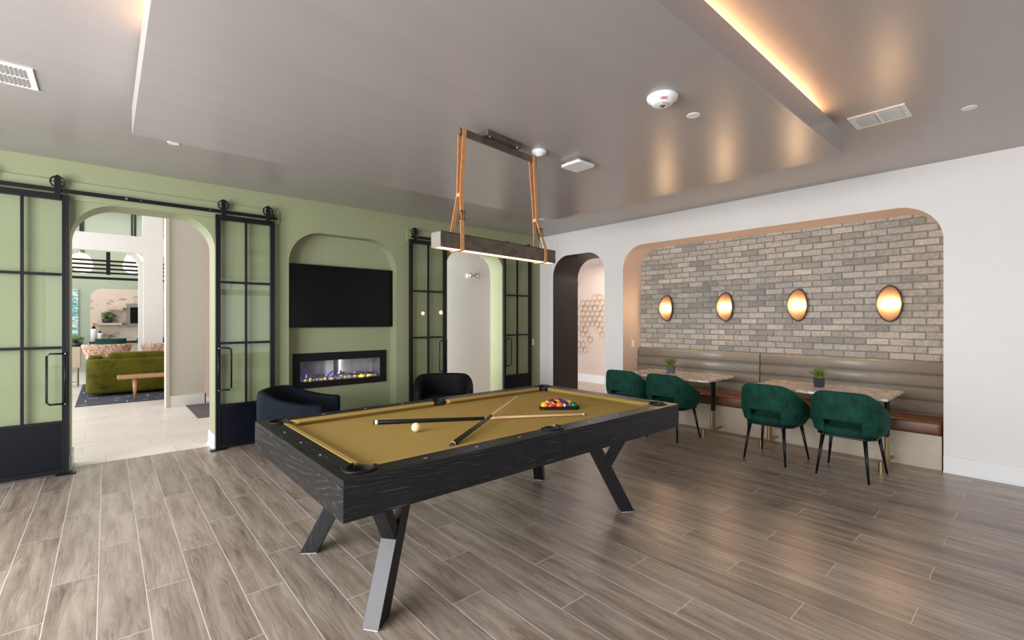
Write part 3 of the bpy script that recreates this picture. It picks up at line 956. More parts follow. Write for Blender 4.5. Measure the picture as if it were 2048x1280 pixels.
def cue(label, butt, tip, zb, zt):
    b = Vector((butt[0], butt[1], zb)); t = Vector((tip[0], tip[1], zt))
    d = (t - b); ln = d.length; d.normalize()
    root = thing('pool_cue', label, 'pool cue', b, 0, 'pool cues on the felt')
    q = d.to_track_quat('Z', 'Y')
    root.rotation_mode = 'QUATERNION'; root.rotation_quaternion = q
    def seg(name, s0, s1, r0, r1, mat, par=root, lab=None):
        bm = bmesh.new(); cyl(bm, (0, 0, s0 * ln), (0, 0, s1 * ln), r0, r1, 20)
        o = fin(name, bm, mat, par, bevel=0.0006)
        for p in o.data.polygons: p.use_smooth = len(p.vertices) == 4
        if lab: o['label'] = lab
        return o
    seg('bumper', -0.008, 0.001, 0.0125, 0.0145, M['rubber'])
    seg('butt_cap', 0.0, 0.012, 0.0150, 0.0150, M['ferrule'], lab='ivory butt ring')
    seg('butt', 0.012, 0.50, 0.0149, 0.0104, M['black'])
    seg('joint_collar', 0.50, 0.508, 0.0105, 0.0104, M['chrome'])
    seg('shaft', 0.508, 0.985, 0.0103, 0.0066, M['maple'], lab='pale maple shaft')
    seg('ferrule', 0.985, 0.997, 0.0066, 0.0065, M['ferrule'])
    seg('tip', 0.997, 1.002, 0.0064, 0.0055, M['navypanel'])
cue('pool cue lying along the table with its tip beyond the ball rack', (1.327, 2.882), (2.579, 2.158), BZ + 0.0152, BZ + 0.012)
cue('pool cue resting across the other one with its butt towards the near long rail', (1.403, 2.096), (2.535, 2.838), BZ + 0.0152, BZ + 0.057)

# ------------------------------------------------------------------ sliding doors on their tracks
YD = 6.10        # front face of the door leaves
def sliding_door(x0, x1, label, handle_side, guide=True):
    """steel framed leaf, 2 x 3 panes above a solid kick panel"""
    d = thing('sliding_door', label, 'door', ((x0 + x1) / 2, YD, 0), 0, 'black framed glass sliding doors')
    w = (x1 - x0) / 2; t = 0.045
    bm = bmesh.new()
    st = 0.047
    box(bm, (-w, 0, 0.015), (-w + st, t, 2.655)); box(bm, (w - st, 0, 0.015), (w, t, 2.655))
    box(bm, (-w + st, 0, 2.60), (w - st, t, 2.655)); box(bm, (-w + st, 0, 0.015), (w - st, t, 0.06))
    # raised outer bead
    box(bm, (-w - 0.001, -0.006, 0.015), (-w + 0.014, 0, 2.655)); box(bm, (w - 0.014, -0.006, 0.015), (w + 0.001, 0, 2.655))
    fin('door_frame', bm, M['black'], d, bevel=0.002)
    bm = bmesh.new(); box(bm, (-w + st, 0.010, 0.06), (w - st, 0.034, 0.50))
    fin('kick_panel', bm, M['navypanel'], d, bevel=0.002)
    for z in (0.50, 1.205, 1.897):
        bm = bmesh.new(); box(bm, (-w + st, 0.004, z - 0.012), (w - st, 0.040, z + 0.012)); fin('glazing_bar', bm, M['black'], d, bevel=0.0015)
    bm = bmesh.new(); box(bm, (-0.011, 0.006, 0.512), (0.011, 0.038, 2.60)); fin('glazing_bar', bm, M['black'], d, bevel=0.0015)
    zs = [0.512, 1.193, 1.217, 1.885, 1.909, 2.60]
    for k in range(3):
        for s in (-1, 1):
            a, b = sorted((s * 0.011, s * (w - st)))
            bm = bmesh.new(); box(bm, (a, 0.019, zs[2 * k]), (b, 0.025, zs[2 * k + 1])); fin('glass_pane', bm, M['glass'], d)
    # pull handle
    s = handle_side; xm = s * (w - 0.022)
    bm = bmesh.new()
    xo = xm - s * 0.125
    pts = [(xm, -0.03, 1.150), (xo + s * 0.02, -0.03, 1.150), (xo, -0.03, 1.13), (xo, -0.03, 0.70), (xo + s * 0.02, -0.03, 0.678), (xm, -0.03, 0.678)]
    tube(bm, pts, 0.0085, 10)
    tube(bm, [(xm, -0.03, 0.678), (xm, -0.03, 1.15)], 0.0085, 10)
    for z in (0.678, 1.150): cyl(bm, (xm, 0.0, z), (xm, -0.04, z), 0.011, n=12)
    h = fin('handle', bm, M['black'], d, smooth=True)
    bm = bmesh.new()
    for z in (0.678, 1.150): cyl(bm, (xm + s * 0.0, -0.040, z), (xm, -0.043, z), 0.006, n=10)
    fin('handle_screw', bm, M['chrome'], h)
    # hangers with spoked wheels
    for q in (-1, 1):
        xh = q * (w - 0.075)
        bm = bmesh.new(); box(bm, (xh - 0.023, -0.012, 2.60), (xh + 0.023, -0.005, 2.81)); box(bm, (xh - 0.012, -0.012, 2.81), (xh + 0.012, -0.005, 2.83))
        hg = fin('hanger_strap', bm, M['black'], d, bevel=0.0015)
        bm = bmesh.new()
        zc = 2.768
        m4 = Matrix.Translation((xh, 0.004, zc)) @ Matrix.Rotation(PI / 2, 4, 'X')
        lathe(bm, [(0.045, -0.008), (0.056, -0.010), (0.056, -0.006), (0.052, 0), (0.056, 0.006), (0.056, 0.010), (0.045, 0.008), (0.045, -0.008)], n=28, mtx=m4)
        lathe(bm, [(0, -0.01), (0.014, -0.01), (0.014, 0.01), (0, 0.01)], n=14, mtx=m4)
        for k in range(6):
            a = 2 * PI * k / 6
            cyl(bm, (xh, 0.004, zc), (xh + 0.047 * math.cos(a), 0.004, zc + 0.047 * math.sin(a)), 0.0045, n=6)
        fin('wheel', bm, M['black'], hg)
    bm = bmesh.new()
    gx = handle_side * (w - 0.02)
    box(bm, (gx - 0.07, -0.02, 0.0), (gx + 0.07, 0.06, 0.014))
    fin('floor_guide', bm, M['black'], d)
    return d
sliding_door(-0.885, -0.268, 'leftmost black steel sliding door, cut by the left edge, beside the wide lobby arch', 1)
sliding_door(0.925, 1.533, 'black steel sliding door between the lobby arch and the television niche', -1)
sliding_door(3.352, 3.985, 'black steel sliding door behind the black armchair right of the television niche', 1)
sliding_door(5.150, 5.800, 'rightmost black steel sliding door next to the room corner', -1)

def track(x0, x1, label):
    t = thing('door_track', label, 'door track', ((x0 + x1) / 2, YG, 2.69))
    w = (x1 - x0) / 2
    bm = bmesh.new(); box(bm, (-w, -0.082, -0.019), (w, -0.074, 0.019)); fin('rail', bm, M['black'], t, bevel=0.001)
    n = int((x1 - x0) / 0.6) + 1
    for k in range(n):
        x = -w + 0.09 + (2 * w - 0.18) * k / (n - 1)
        bm = bmesh.new(); cyl(bm, (x, 0.0, 0), (x, -0.086, 0), 0.011, n=12); fin('spacer', bm, M['black'], t)
        bm = bmesh.new(); cyl(bm, (x, -0.083, 0), (x, -0.0885, 0), 0.006, n=10); fin('bolt_head', bm, M['steel'], t)
    for s in (-1, 1):
        bm = bmesh.new(); box(bm, (s * w - s * 0.045 - 0.012, -0.095, 0.019), (s * w - s * 0.045 + 0.012, -0.062, 0.05)); fin('end_stop', bm, M['black'], t, bevel=0.003)
    return t
tk = track(-1.62, 1.56, 'long black steel door track above the wide lobby arch')
bm = bmesh.new(); box(bm, (0.155 + 0.03 - 0.06, -0.084, -0.021), (0.155 + 0.03 + 0.06, -0.0825, 0.021))
o = fin('splice_plate', bm, M['black'], tk, bevel=0.001)
bm = bmesh.new(); cyl(bm, (0.185, -0.084, 0.0), (0.185, -0.091, 0), 0.012, n=12); fin('bolt_head', bm, M['brass'], o)
track(3.37, 5.84, 'shorter black steel door track above the right arch of the green wall')

# ------------------------------------------------------------------ television and fireplace in the niche
tv = thing('television', 'large black flat television in the green arched niche', 'television', (2.49, NY, 1.78))
bm = bmesh.new(); box(bm, (-0.735, -0.075, -0.412), (0.735, -0.03, 0.412)); fin('casing', bm, M['black'], tv, bevel=0.004)
bm = bmesh.new(); box(bm, (-0.726, -0.0765, -0.400), (0.726, -0.0745, 0.404)); fin('screen', bm, M['screen'], tv)
bm = bmesh.new(); box(bm, (-0.25, -0.03, -0.2), (0.25, 0.0, 0.2)); fin('wall_mount', bm, M['black'], tv)

fp = thing('electric_fireplace', 'wide black framed electric fireplace with blue flames under the television', 'fireplace', (2.452, NY, 0.80))
fw, fh = 0.642, 0.230
iw0, iw1, ih0, ih1 = -0.555, 0.55, -0.148, 0.125
bm = bmesh.new()
for a in ((-fw, iw0, -fh, fh), (iw1, fw, -fh, fh), (iw0, iw1, -fh, ih0), (iw0, iw1, ih1, fh)):
    box(bm, (a[0], -0.022, a[2]), (a[1], 0.0, a[3]))
fin('surround', bm, M['blackm'], fp, bevel=0.001)
bm = bmesh.new()
box(bm, (iw0 - 0.03, 0.26, ih0 - 0.03), (iw1 + 0.03, 0.27, ih1 + 0.03)); fin('back_panel', bm, M['backpanel'], fp)
bm = bmesh.new()
box(bm, (iw0 - 0.03, 0.0, ih0 - 0.03), (iw0 - 0.005, 0.26, ih1 + 0.03)); box(bm, (iw1 + 0.005, 0.0, ih0 - 0.03), (iw1 + 0.03, 0.26, ih1 + 0.03))
box(bm, (iw0, 0.0, ih1 + 0.005), (iw1, 0.26, ih1 + 0.03)); box(bm, (iw0, 0.0, ih0 - 0.03), (iw1, 0.26, ih0 - 0.004)); fin('firebox', bm, M['steel'], fp)
bm = bmesh.new(); box(bm, (iw0, -0.006, ih0), (iw1, -0.002, ih1)); fin('glass_front', bm, M['glass'], fp)
rr = random.Random(11)
bm = bmesh.new(); bm2 = bmesh.new()
for k in range(150):
    x = rr.uniform(iw0 + 0.01, iw1 - 0.01); y = rr.uniform(0.02, 0.15); r = rr.uniform(0.010, 0.020)
    b_ = bm if rr.random() < 0.85 or y > 0.09 else bm2
    g_ = bmesh.ops.create_icosphere(b_, subdivisions=1, radius=r)
    bmesh.ops.scale(b_, vec=(1.2, 1, 0.8), verts=g_['verts'])
    bmesh.ops.rotate(b_, matrix=Matrix.Rotation(rr.random() * 3, 3, 'Y'), verts=g_['verts'])
    bmesh.ops.translate(b_, vec=(x, y, ih0 + 0.008 + r * 0.5), verts=g_['verts'])
o = fin('glass_stones', bm, M['glassrock'], fp); o['kind'] = 'stuff'
o = fin('glowing_stones', bm2, M['ember'], fp); o['kind'] = 'stuff'
for (x, y, a, ln, r) in ((-0.37, 0.08, 0.25, 0.16, 0.017), (-0.28, 0.11, -0.2, 0.15, 0.020), (-0.17, 0.07, 0.75, 0.17, 0.011), (-0.02, 0.09, 0.35, 0.17, 0.015), (0.05, 0.10, -0.9, 0.13, 0.012), (0.15, 0.08, -0.1, 0.2, 0.014), (0.33, 0.10, -0.15, 0.2, 0.021), (0.40, 0.06, 0.1, 0.13, 0.015)):
    bm = bmesh.new()
    pts = []
    for q in range(6):
        s = (q / 5 - 0.5) * ln
        pts.append((x + s * math.cos(a), y + 0.012 * math.sin(q * 2.0), ih0 + 0.052 + s * math.sin(a) + 0.005 * math.sin(q * 3)))
    tube(bm, pts, r, 8)
    fin('driftwood_log', bm, M['log'], fp, smooth=True)
for k in range(13):
    x = iw0 + 0.05 + k * 0.083 + rr.uniform(-0.015, 0.015); h = rr.uniform(0.03, 0.065); y = 0.15
    bm = bmesh.new()
    lathe(bm, [(0, 0), (0.013, 0.008), (0.012, 0.02), (0.006, h * 0.7), (0, h)], (x, y, ih0 + 0.03), n=8)
    fin('flame', bm, M['flame'], fp, smooth=True)

# ------------------------------------------------------------------ ceiling fixtures
def vent(x0, x1, y0, y1, label):
    v = thing('ceiling_vent', label, 'vent', ((x0 + x1) / 2, (y0 + y1) / 2, H), 0)
    w, d = (x1 - x0) / 2, (y1 - y0) / 2
    bm = bmesh.new()
    f = 0.032
    box(bm, (-w, -d, -0.008), (w, -d + f, 0)); box(bm, (-w, d - f, -0.008), (w, d, 0)); box(bm, (-w, -d + f, -0.008), (-w + f, d - f, 0)); box(bm, (w - f, -d + f, -0.008), (w, d - f, 0))
    box(bm, (-w + f, -0.008, -0.010), (w - f, 0.008, -0.001))
    fin('vent_frame', bm, M['plastic'], v, bevel=0.0015)
    bm = bmesh.new(); box(bm, (-w + f, -d + f, -0.002), (w - f, d - f, -0.0005)); fin('backing', bm, M['grayplast'], v)
    for s in (-1, 1):
        a, b = sorted((s * 0.010, s * (d - f)))
        bm = bmesh.new()
        n = 13
        for k in range(n):
            x = -w + f + (2 * w - 2 * f) * (k + 0.5) / n
            box(bm, (-0.0012, a, -0.008), (0.0012, b, 0.008), Matrix.Translation((x, 0, -0.008)) @ Matrix.Rotation(0.9, 4, 'Y'))
        fin('louvres', bm, M['plastic'], v)
    bm = bmesh.new(); cyl(bm, (0, -d + 0.016, -0.008), (0, -d + 0.016, -0.0105), 0.005, n=10); cyl(bm, (0, d - 0.016, -0.008), (0, d - 0.016, -0.0105), 0.005, n=10)
    fin('screw', bm, M['chrome'], v)
vent(4.245, 4.542, 0.645, 0.985, 'white louvred air vent beside the lit right edge of the dropped ceiling panel')
vent(-0.66, -0.337, 4.06, 4.41, 'white air vent cut by the left edge of the photo above the long door track')

def disc(x, y, z, r, label):
    bm = bmesh.new(); lathe(bm, [(0, -0.005), (r * 0.95, -0.005), (r, -0.003), (r, 0.0), (0, 0.0)], (0, 0, 0), n=32)
    o = fin('sprinkler_cover', bm, M['plastic'], None, (x, y, z)); tag(o, label, 'sprinkler cover', 'round white sprinkler covers')
disc(2.793, 1.455, CZ, 0.041, 'round white cover plate on the dropped panel beside the fire alarm')
disc(4.695, 0.353, H, 0.043, 'round white cover plate on the ceiling right of the white air vent')
disc(0.44, 4.960, H, 0.045, 'round white cover plate at the far edge of the dropped panel above the lobby arch')
disc(4.99, 5.02, H, 0.045, 'small round white cover plate near the far corner of the ceiling behind the pendant strap')

al = thing('fire_alarm', 'round white fire alarm with strobe and red lettering on the dropped panel', 'fire alarm', (2.425, 1.452, CZ))
bm = bmesh.new(); lathe(bm, [(0, -0.050), (0.045, -0.050), (0.058, -0.044), (0.068, -0.030), (0.083, -0.020), (0.087, -0.010), (0.087, 0), (0, 0)], n=40)
o = fin('housing', bm, M['plastic'], al, smooth=True)
def facing(v):
    return Vector(v).normalized()
to_cam = facing((-2.425, -1.452, 0))
ang = math.atan2(to_cam.y, to_cam.x)
bm = bmesh.new()
rm = Matrix.Rotation(ang + 0.35, 4, 'Z')
box(bm, (0.0, -0.016, -0.066), (0.040, 0.016, -0.046), rm)
o2 = fin('strobe_lens', bm, M['chrome'], al, bevel=0.006, segs=3)
def text_mesh(name, body, size, mat, parent, mtx):
    cu = bpy.data.curves.new(name, 'FONT'); cu.body = body; cu.size = size; cu.extrude = 0.0006; cu.align_x = 'CENTER'; cu.align_y = 'CENTER'
    t = bpy.data.objects.new(name, cu); COL.objects.link(t)
    dg = bpy.context.evaluated_depsgraph_get()
    me = bpy.data.meshes.new_from_object(t.evaluated_get(dg))
    bpy.data.objects.remove(t)
    me.transform(mtx); me.materials.clear(); me.materials.append(mat)
    o = bpy.data.objects.new(name, me); COL.objects.link(o); o.parent = parent
    return o
# lettering on the sloping rim that faces the camera, reading from below
a_ = ang + 0.10
out = Vector((math.cos(a_), math.sin(a_), 0))
nrm = (out * 0.80 + Vector((0, 0, -0.60))).normalized()
right = Vector((-math.sin(a_), math.cos(a_), 0))
if right.dot(Vector((math.sin(math.radians(48.85)), -math.cos(math.radians(48.85)), 0))) < 0: right = -right
up = nrm.cross(right).normalized()
if up.z < 0: up = -up
pos = out * 0.0665 + Vector((0, 0, -0.0385))
mt = Matrix(((right.x, up.x, nrm.x, pos.x), (right.y, up.y, nrm.y, pos.y), (right.z, up.z, nrm.z, pos.z), (0, 0, 0, 1)))
text_mesh('lettering', 'FIRE', 0.022, M['red'], al, mt)

sd = thing('smoke_detector', 'small round white smoke detector beside the dark pendant bar', 'smoke detector', (2.49, 2.535, CZ))
bm = bmesh.new(); lathe(bm, [(0, -0.045), (0.020, -0.045), (0.026, -0.036), (0.048, -0.024), (0.056, -0.012), (0.056, 0), (0, 0)], n=32); fin('housing', bm, M['plastic'], sd, smooth=True)
bm = bmesh.new(); lathe(bm, [(0, -0.048), (0.016, -0.048), (0.018, -0.044), (0, -0.044)], n=20); fin('sensor', bm, M['grayplast'], sd)
ap = thing('ceiling_access_point', 'square white ceiling device with rounded corners on the dropped panel', 'wireless device', (2.915, 2.515, CZ))
bm = bmesh.new(); prism(bm, rrect(-0.102, 0.102, -0.102, 0.102, 0.025, 6, True), -0.040, -0.018); fin('cover', bm, M['plastic'], ap, bevel=0.006, segs=3)
bm = bmesh.new(); box(bm, (-0.07, -0.07, -0.018), (0.07, 0.07, 0)); fin('bracket', bm, M['grayplast'], ap)

# ------------------------------------------------------------------ pendant over the table
LR = math.radians(6.0)
pl = thing('pendant_light', 'long dark bronze linear pendant hung on tan leather straps above the pool table', 'pendant light', (2.115, 2.545, 0), LR)
LB0 = 1.918; hl = 0.575; hw = 0.05; hh = 0.100
bm = bmesh.new(); box(bm, (-hl, -hw, LB0), (hl, -hw + 0.006, LB0 + hh)); box(bm, (-hl, hw - 0.006, LB0), (hl, hw, LB0 + hh)); box(bm, (-hl, -hw, LB0 + hh - 0.006), (hl, hw, LB0 + hh))
fin('lamp_housing', bm, M['bronze'], pl)
for s in (-1, 1):
    bm = bmesh.new(); box(bm, (s * hl - 0.003 - 0.003 * s, -hw + 0.006, LB0), (s * hl + 0.003 - 0.003 * s, hw - 0.006, LB0 + hh - 0.006)); fin('end_plate', bm, M['steel'], pl)
bm = bmesh.new(); box(bm, (-hl + 0.008, -hw + 0.012, LB0 + 0.004), (hl - 0.008, hw - 0.012, LB0 + 0.010)); fin('light_diffuser', bm, M['led'], pl)
BZc = 2.678
bm = bmesh.new(); box(bm, (-0.385, -0.012, BZc), (0.385, 0.012, BZc + 0.042)); fin('hanging_bar', bm, M['bronze'], pl, bevel=0.001)
bm = bmesh.new(); box(bm, (-0.175, -0.052, 2.722), (0.175, 0.052, CZ)); fin('ceiling_canopy', bm, M['bronze'], pl, bevel=0.002)
bm = bmesh.new()
for x in (-0.14, 0.14):
    for y in (-0.035, 0.035): cyl(bm, (x, y, 2.722), (x, y, 2.716), 0.006, n=8)
fin('canopy_screw', bm, M['chrome'], pl)
def ribbon(bm, pts, w, t, xdir=(1, 0, 0)):
    """flat strap: pts run in the yz plane at a given x, width along x"""
    rings = []
    m = len(pts)
    for i, p in enumerate(pts):
        a = Vector(pts[max(i - 1, 0)]); b = Vector(pts[min(i + 1, m - 1)])
        d = (b - a).normalized(); X = Vector(xdir); nn = d.cross(X).normalized()
        p = Vector(p)
        rings.append([bm.verts.new(p + X * sx * w / 2 + nn * sn * t / 2) for sx, sn in ((-1, -1), (1, -1), (1, 1), (-1, 1))])
    for a, b in zip(rings, rings[1:]):
        for k in range(4): bm.faces.new((a[k], a[(k + 1) % 4], b[(k + 1) % 4], b[k]))
    bm.faces.new(rings[0]); bm.faces.new(rings[-1][::-1])
for s in (-1, 1):
    xt = s * 0.352; xb = s * 0.455
    xb = -0.405 if s < 0 else 0.445
    bm = bmesh.new()
    zk = 2.28 if s < 0 else 2.235
    loop = [(xt, -0.016, BZc + 0.02), (xt, -0.016, BZc + 0.044), (xt, 0.0, BZc + 0.0465), (xt, 0.016, BZc + 0.044)]
    ribbon(bm, loop, 0.034, 0.004)
    ribbon(bm, [(xt, -0.016, BZc + 0.03), (xt + (xb - xt) * 0.45, -0.010, zk), (xb, -hw - 0.004, LB0 + hh), (xb, -hw - 0.004, LB0 - 0.004)], 0.032, 0.004)
    ribbon(bm, [(xt - 0.012, 0.016, BZc + 0.03), (xt + (xb - xt) * 0.45 - 0.008, 0.010, zk), (xb, hw + 0.004, LB0 + hh), (xb, hw + 0.004, LB0 - 0.004)], 0.032, 0.004)
    ribbon(bm, [(xb, -hw - 0.005, LB0 - 0.005), (xb, 0.0, LB0 - 0.006), (xb, hw + 0.005, LB0 - 0.005)], 0.032, 0.004)
    stp = fin('leather_strap', bm, M['leather'], pl, bevel=0.001)
    xk = xt + (xb - xt) * 0.45
    bm = bmesh.new(); box(bm, (xk - 0.022, -0.018, zk - 0.012), (xk + 0.020, 0.018, zk + 0.012)); fin('strap_keeper', bm, M['leather'], stp, bevel=0.003)
    # buckle and strap tongue on the front run
    sl = (xb - xk) / (LB0 + hh - zk); fr = 0.52 if s < 0 else 0.42; zb_ = zk + (LB0 + hh - zk) * fr; yb_ = -0.010 + (-hw + 0.006) * fr; xq = xk + (xb - xk) * fr
    bm = bmesh.new()
    tube(bm, [(xq - 0.020 + sl * 0.028, yb_ - 0.006, zb_ + 0.028), (xq + 0.020 + sl * 0.028, yb_ - 0.006, zb_ + 0.028), (xq + 0.020 - sl * 0.028, yb_ - 0.006, zb_ - 0.028), (xq - 0.020 - sl * 0.028, yb_ - 0.006, zb_ - 0.028)], 0.003, 8, closed=True)
    cyl(bm, (xq, yb_ - 0.008, zb_ - 0.028), (xq, yb_ - 0.008, zb_ + 0.028), 0.002, n=8)
    fin('buckle', bm, M['black'], stp, smooth=True)
    bm = bmesh.new()
    dy_ = (-hw + 0.006) / (LB0 + hh - zk)
    ribbon(bm, [(xq + sl * 0.068, yb_ + dy_ * 0.068 - 0.004, zb_ + 0.068), (xq - sl * 0.026, yb_ - dy_ * 0.026 - 0.004, zb_ - 0.026)], 0.028, 0.003)
    fin('strap_tongue', bm, M['leather'], stp, bevel=0.001)
bm = bmesh.new()
tube(bm, [(0.40, 0.006, BZc), (0.405, 0.012, 2.45), (0.425, 0.02, 2.24), (0.445, 0.03, 2.17), (0.462, 0.03, 2.12), (0.480, 0.02, 2.07), (0.478, 0.01, 2.01)], 0.003, 8)
fin('power_cord', bm, M['black'], pl, smooth=True)

# ------------------------------------------------------------------ wall devices
def switch(label, loc, axis):
    s = thing('light_switch', label, 'light switch', loc)
    bm = bmesh.new(); bm2 = bmesh.new()
    if axis == 'y':
        box(bm, (-0.036, -0.006, -0.058), (0.036, 0, 0.058)); box(bm2, (-0.016, -0.010, -0.033), (0.016, -0.006, 0.033))
    else:
        box(bm, (-0.036, -0.006, -0.058), (0.036, 0, 0.058)); box(bm2, (-0.016, -0.010, -0.033), (0.016, -0.006, 0.033))
    fin('plate', bm, M['plastic'], s, bevel=0.002); fin('rocker', bm2, M['plastic'], s, bevel=0.002)
    return s
switch('white light switch on the green wall beside the rightmost sliding door', (5.905, YG, 1.062), 'y')
switch('white light switch on the left reveal of the brick alcove', (6.36, 4.33, 1.09), 'y')
def exit_light(label, loc, rz):
    e = thing('emergency_light', label, 'emergency light', loc, rz)
    bm = bmesh.new(); prism(bm, rrect(-0.13, 0.13, -0.045, 0.045, 0.04, 6, True), -0.05, 0, 'xz'); fin('casing', bm, M['plastic'], e, bevel=0.006)
    for s in (-1, 1):
        bm = bmesh.new(); m4 = Matrix.Translation((s * 0.075, -0.05, 0)) @ Matrix.Rotation(PI / 2, 4, 'X') @ Matrix.Rotation(s * 0.3, 4, 'Y')
        lathe(bm, [(0, 0.0), (0.04, 0.0), (0.048, 0.045), (0.040, 0.05), (0, 0.042)], n=20, mtx=m4)
        h = fin('lamp_head', bm, M['steel'], e, smooth=True)
        bm = bmesh.new(); lathe(bm, [(0, 0.0445), (0.036, 0.0505), (0, 0.054)], n=20, mtx=m4); fin('lens', bm, M['plastic'], h, smooth=True)
exit_light('twin-headed white emergency light on the hall wall behind the right green arch', (5.37, 7.35, 2.325), 0)
exit_light('emergency light half hidden behind the edge of the dark arch', (8.56, 7.44, 2.335), -PI / 2)

# gold hexagon art
art = thing('hexagon_wall_art', 'gold wire hexagon sculpture on the blush wall seen through the dark arch', 'wall art', (8.56, 7.0, 1.4))
art_px = {455: (405, 445), 500: (303, 343, 385, 425, 465), 545: (280, 320, 362, 403, 445, 485), 590: (300, 340, 383, 425, 465), 637: (280, 320, 362, 403, 445, 487), 683: (300, 340, 380, 420, 460),
          730: (280, 320, 440, 480), 770: (300, 335, 460), 815: (280, 315, 350), 860: (293, 333)}
def wall_pt(px, py, X):
    a = math.radians(48.85); l = (px - 1024) / 929.0; u = (640 - py) / 929.0
    dx = math.cos(a) + l * math.sin(a); dy = math.sin(a) - l * math.cos(a)
    return (dy * X / dx, CAMH + u * X / dx)
PT = 0.1415
y_ref, z_ref = wall_pt(1090 + 362 / 4, 480 + 545 / 4 + 0.0, 8.55)
rr = random.Random(5)
for r_i, (v, us) in enumerate(sorted(art_px.items())):
    for u in us:
        yy, zz = wall_pt(1090 + u / 4, 480 + v / 4, 8.55)
        row_i = round((z_ref - zz) / (PT * 0.866))
        offs = 0.5 * (abs(row_i) % 2)
        ci = round((yy - y_ref) / PT - offs)
        yc = y_ref + (ci + offs) * PT - 7.0; zc = z_ref - row_i * PT * 0.866 - 1.4
        bm = bmesh.new()
        R_ = PT / math.sqrt(3) * 0.985
        dpt = rr.choice((0.02, 0.03, 0.045))
        fr_ = [(-dpt, yc + R_ * math.sin(PI / 3 * k), zc + R_ * math.cos(PI / 3 * k)) for k in range(6)]
        bk_ = [(-0.003, yc + R_ * 0.8 * math.sin(PI / 3 * k + 0.25) + 0.008, zc + R_ * 0.8 * math.cos(PI / 3 * k + 0.25)) for k in range(6)]
        tube(bm, fr_, 0.0045, 5, closed=True)
        tube(bm, [bk_[0], bk_[1], bk_[2]], 0.0018, 4); tube(bm, [bk_[4], bk_[5], bk_[0]], 0.0018, 4)
        for k in (1, 3, 5): cyl(bm, fr_[k], bk_[k], 0.0018, n=4)
        fin('hexagon', bm, M['gold'], art)

# ------------------------------------------------------------------ sconces on the brick
def sconce(y, label, proto=None):
    root = thing('wall_sconce', label, 'wall lamp', (XB - 0.01, y, 1.65), 0, 'gold oval sconces on the brick wall')
    # curved oval dish: narrow seen from the front, edges bent forward
    bm = bmesh.new()
    nr, na = 8, 40
    rings = []
    for i in range(nr + 1):
        t = i / nr
        ring = []
        for k in range(na):
            a = 2 * PI * k / na
            yy = 0.112 * t * math.copysign(abs(math.cos(a)) ** 1.12, math.cos(a)); zz = 0.205 * t * math.sin(a)
            xx = -0.055 - 0.030 * (yy / 0.112) ** 2 + 0.020 * (zz / 0.205) ** 2
            ring.append((xx, yy, zz))
        rings.append(ring)
    vs = [[bm.verts.new(p) for p in rings[i]] for i in range(1, nr + 1)]
    c = bm.verts.new((-0.055, 0, 0))
    for k in range(na): bm.faces.new((c, vs[0][k], vs[0][(k + 1) % na]))
    for i in range(nr - 1):
        for k in range(na): bm.faces.new((vs[i][k], vs[i + 1][k], vs[i + 1][(k + 1) % na], vs[i][(k + 1) % na]))
    o = fin('reflector', bm, M['goldplate'], root, smooth=True)
    sdm = o.modifiers.new('s', 'SOLIDIFY'); sdm.thickness = 0.004
    bm = bmesh.new(); tube(bm, [(p[0] + 0.001, p[1], p[2]) for p in rings[nr]], 0.0032, 6, closed=True); fin('rim', bm, M['black'], root, smooth=True)
    bm = bmesh.new(); cyl(bm, (-0.052, 0, 0), (0.01, 0, 0), 0.045, n=20); fin('wall_mount', bm, M['black'], root)
    bm = bmesh.new(); sphere(bm, (-0.092, 0, 0), 0.042, 20, 14, (0.75, 1, 1)); fin('bulb', bm, M['bulb'], root, smooth=True)
    return root
s0 = sconce(3.842, 'leftmost gold oval sconce, nearest the narrow dark arch')
dup(s0, (XB - 0.01, 2.935, 1.652), label='second gold oval sconce from the left, above the left cafe table')
dup(s0, (XB - 0.01, 2.028, 1.655), label='third gold oval sconce from the left, left of the right potted grass')
dup(s0, (XB - 0.01, 1.122, 1.648), label='rightmost gold oval sconce on the brick wall')

# ------------------------------------------------------------------ banquette (two units side by side)
def banquette(y0, y1, label):
    b = thing('banquette', label, 'banquette', (XW + 0.2, (y0 + y1) / 2, 0), 0, 'banquette units in the brick alcove')
    w = (y1 - y0) / 2 - 0.004
    bm = bmesh.new(); box(bm, (-0.185, -w, 0.105), (0.26, w, 0.335)); fin('base', bm, M['oak'], b, bevel=0.002)
    bm = bmesh.new(); box(bm, (-0.172, -w + 0.002, 0.0), (0.25, w - 0.002, 0.103)); fin('plinth', bm, M['oak'], b)
    bm = bmesh.new(); box(bm, (-0.20, -w, 0.335), (0.27, w, 0.468))
    o = fin('seat_cushion', bm, M['brownvinyl'], b, bevel=0.03, segs=4, smooth=True); o['label'] = 'cognac brown seat cushion'
    # channelled backrest: profile of five soft rolls
    prof = [(0.29, 0.34)]
    n = 5; z0, z1 = 0.345, 1.030
    hgt = (z1 - z0) / n
    for k in range(n):
        for q in range(9):
            a = PI * q / 8
            prof.append((0.222 - 0.042 * (math.sin(a) ** 0.6) + 0.02 * k / n, z0 + hgt * (k + 0.5 - 0.497 * math.cos(a))))
    prof += [(0.29, 1.030)]
    bm = bmesh.new()
    prism(bm, prof, -w, w, 'xy')
    # prism plane xy gives (x, z, y): swap
    for v in bm.verts: v.co = Vector((v.co.x, v.co.z, v.co.y))
    o = fin('backrest', bm, M['greyvinyl'], b, smooth=False)
    for p in o.data.polygons: p.use_smooth = len(p.vertices) == 4
    o['label'] = 'taupe backrest with horizontal channels'
banquette(2.462, 4.315, 'left banquette unit with taupe channelled back, behind the left cafe table')
banquette(0.645, 2.458, 'right banquette unit with taupe channelled back, behind the right cafe table')

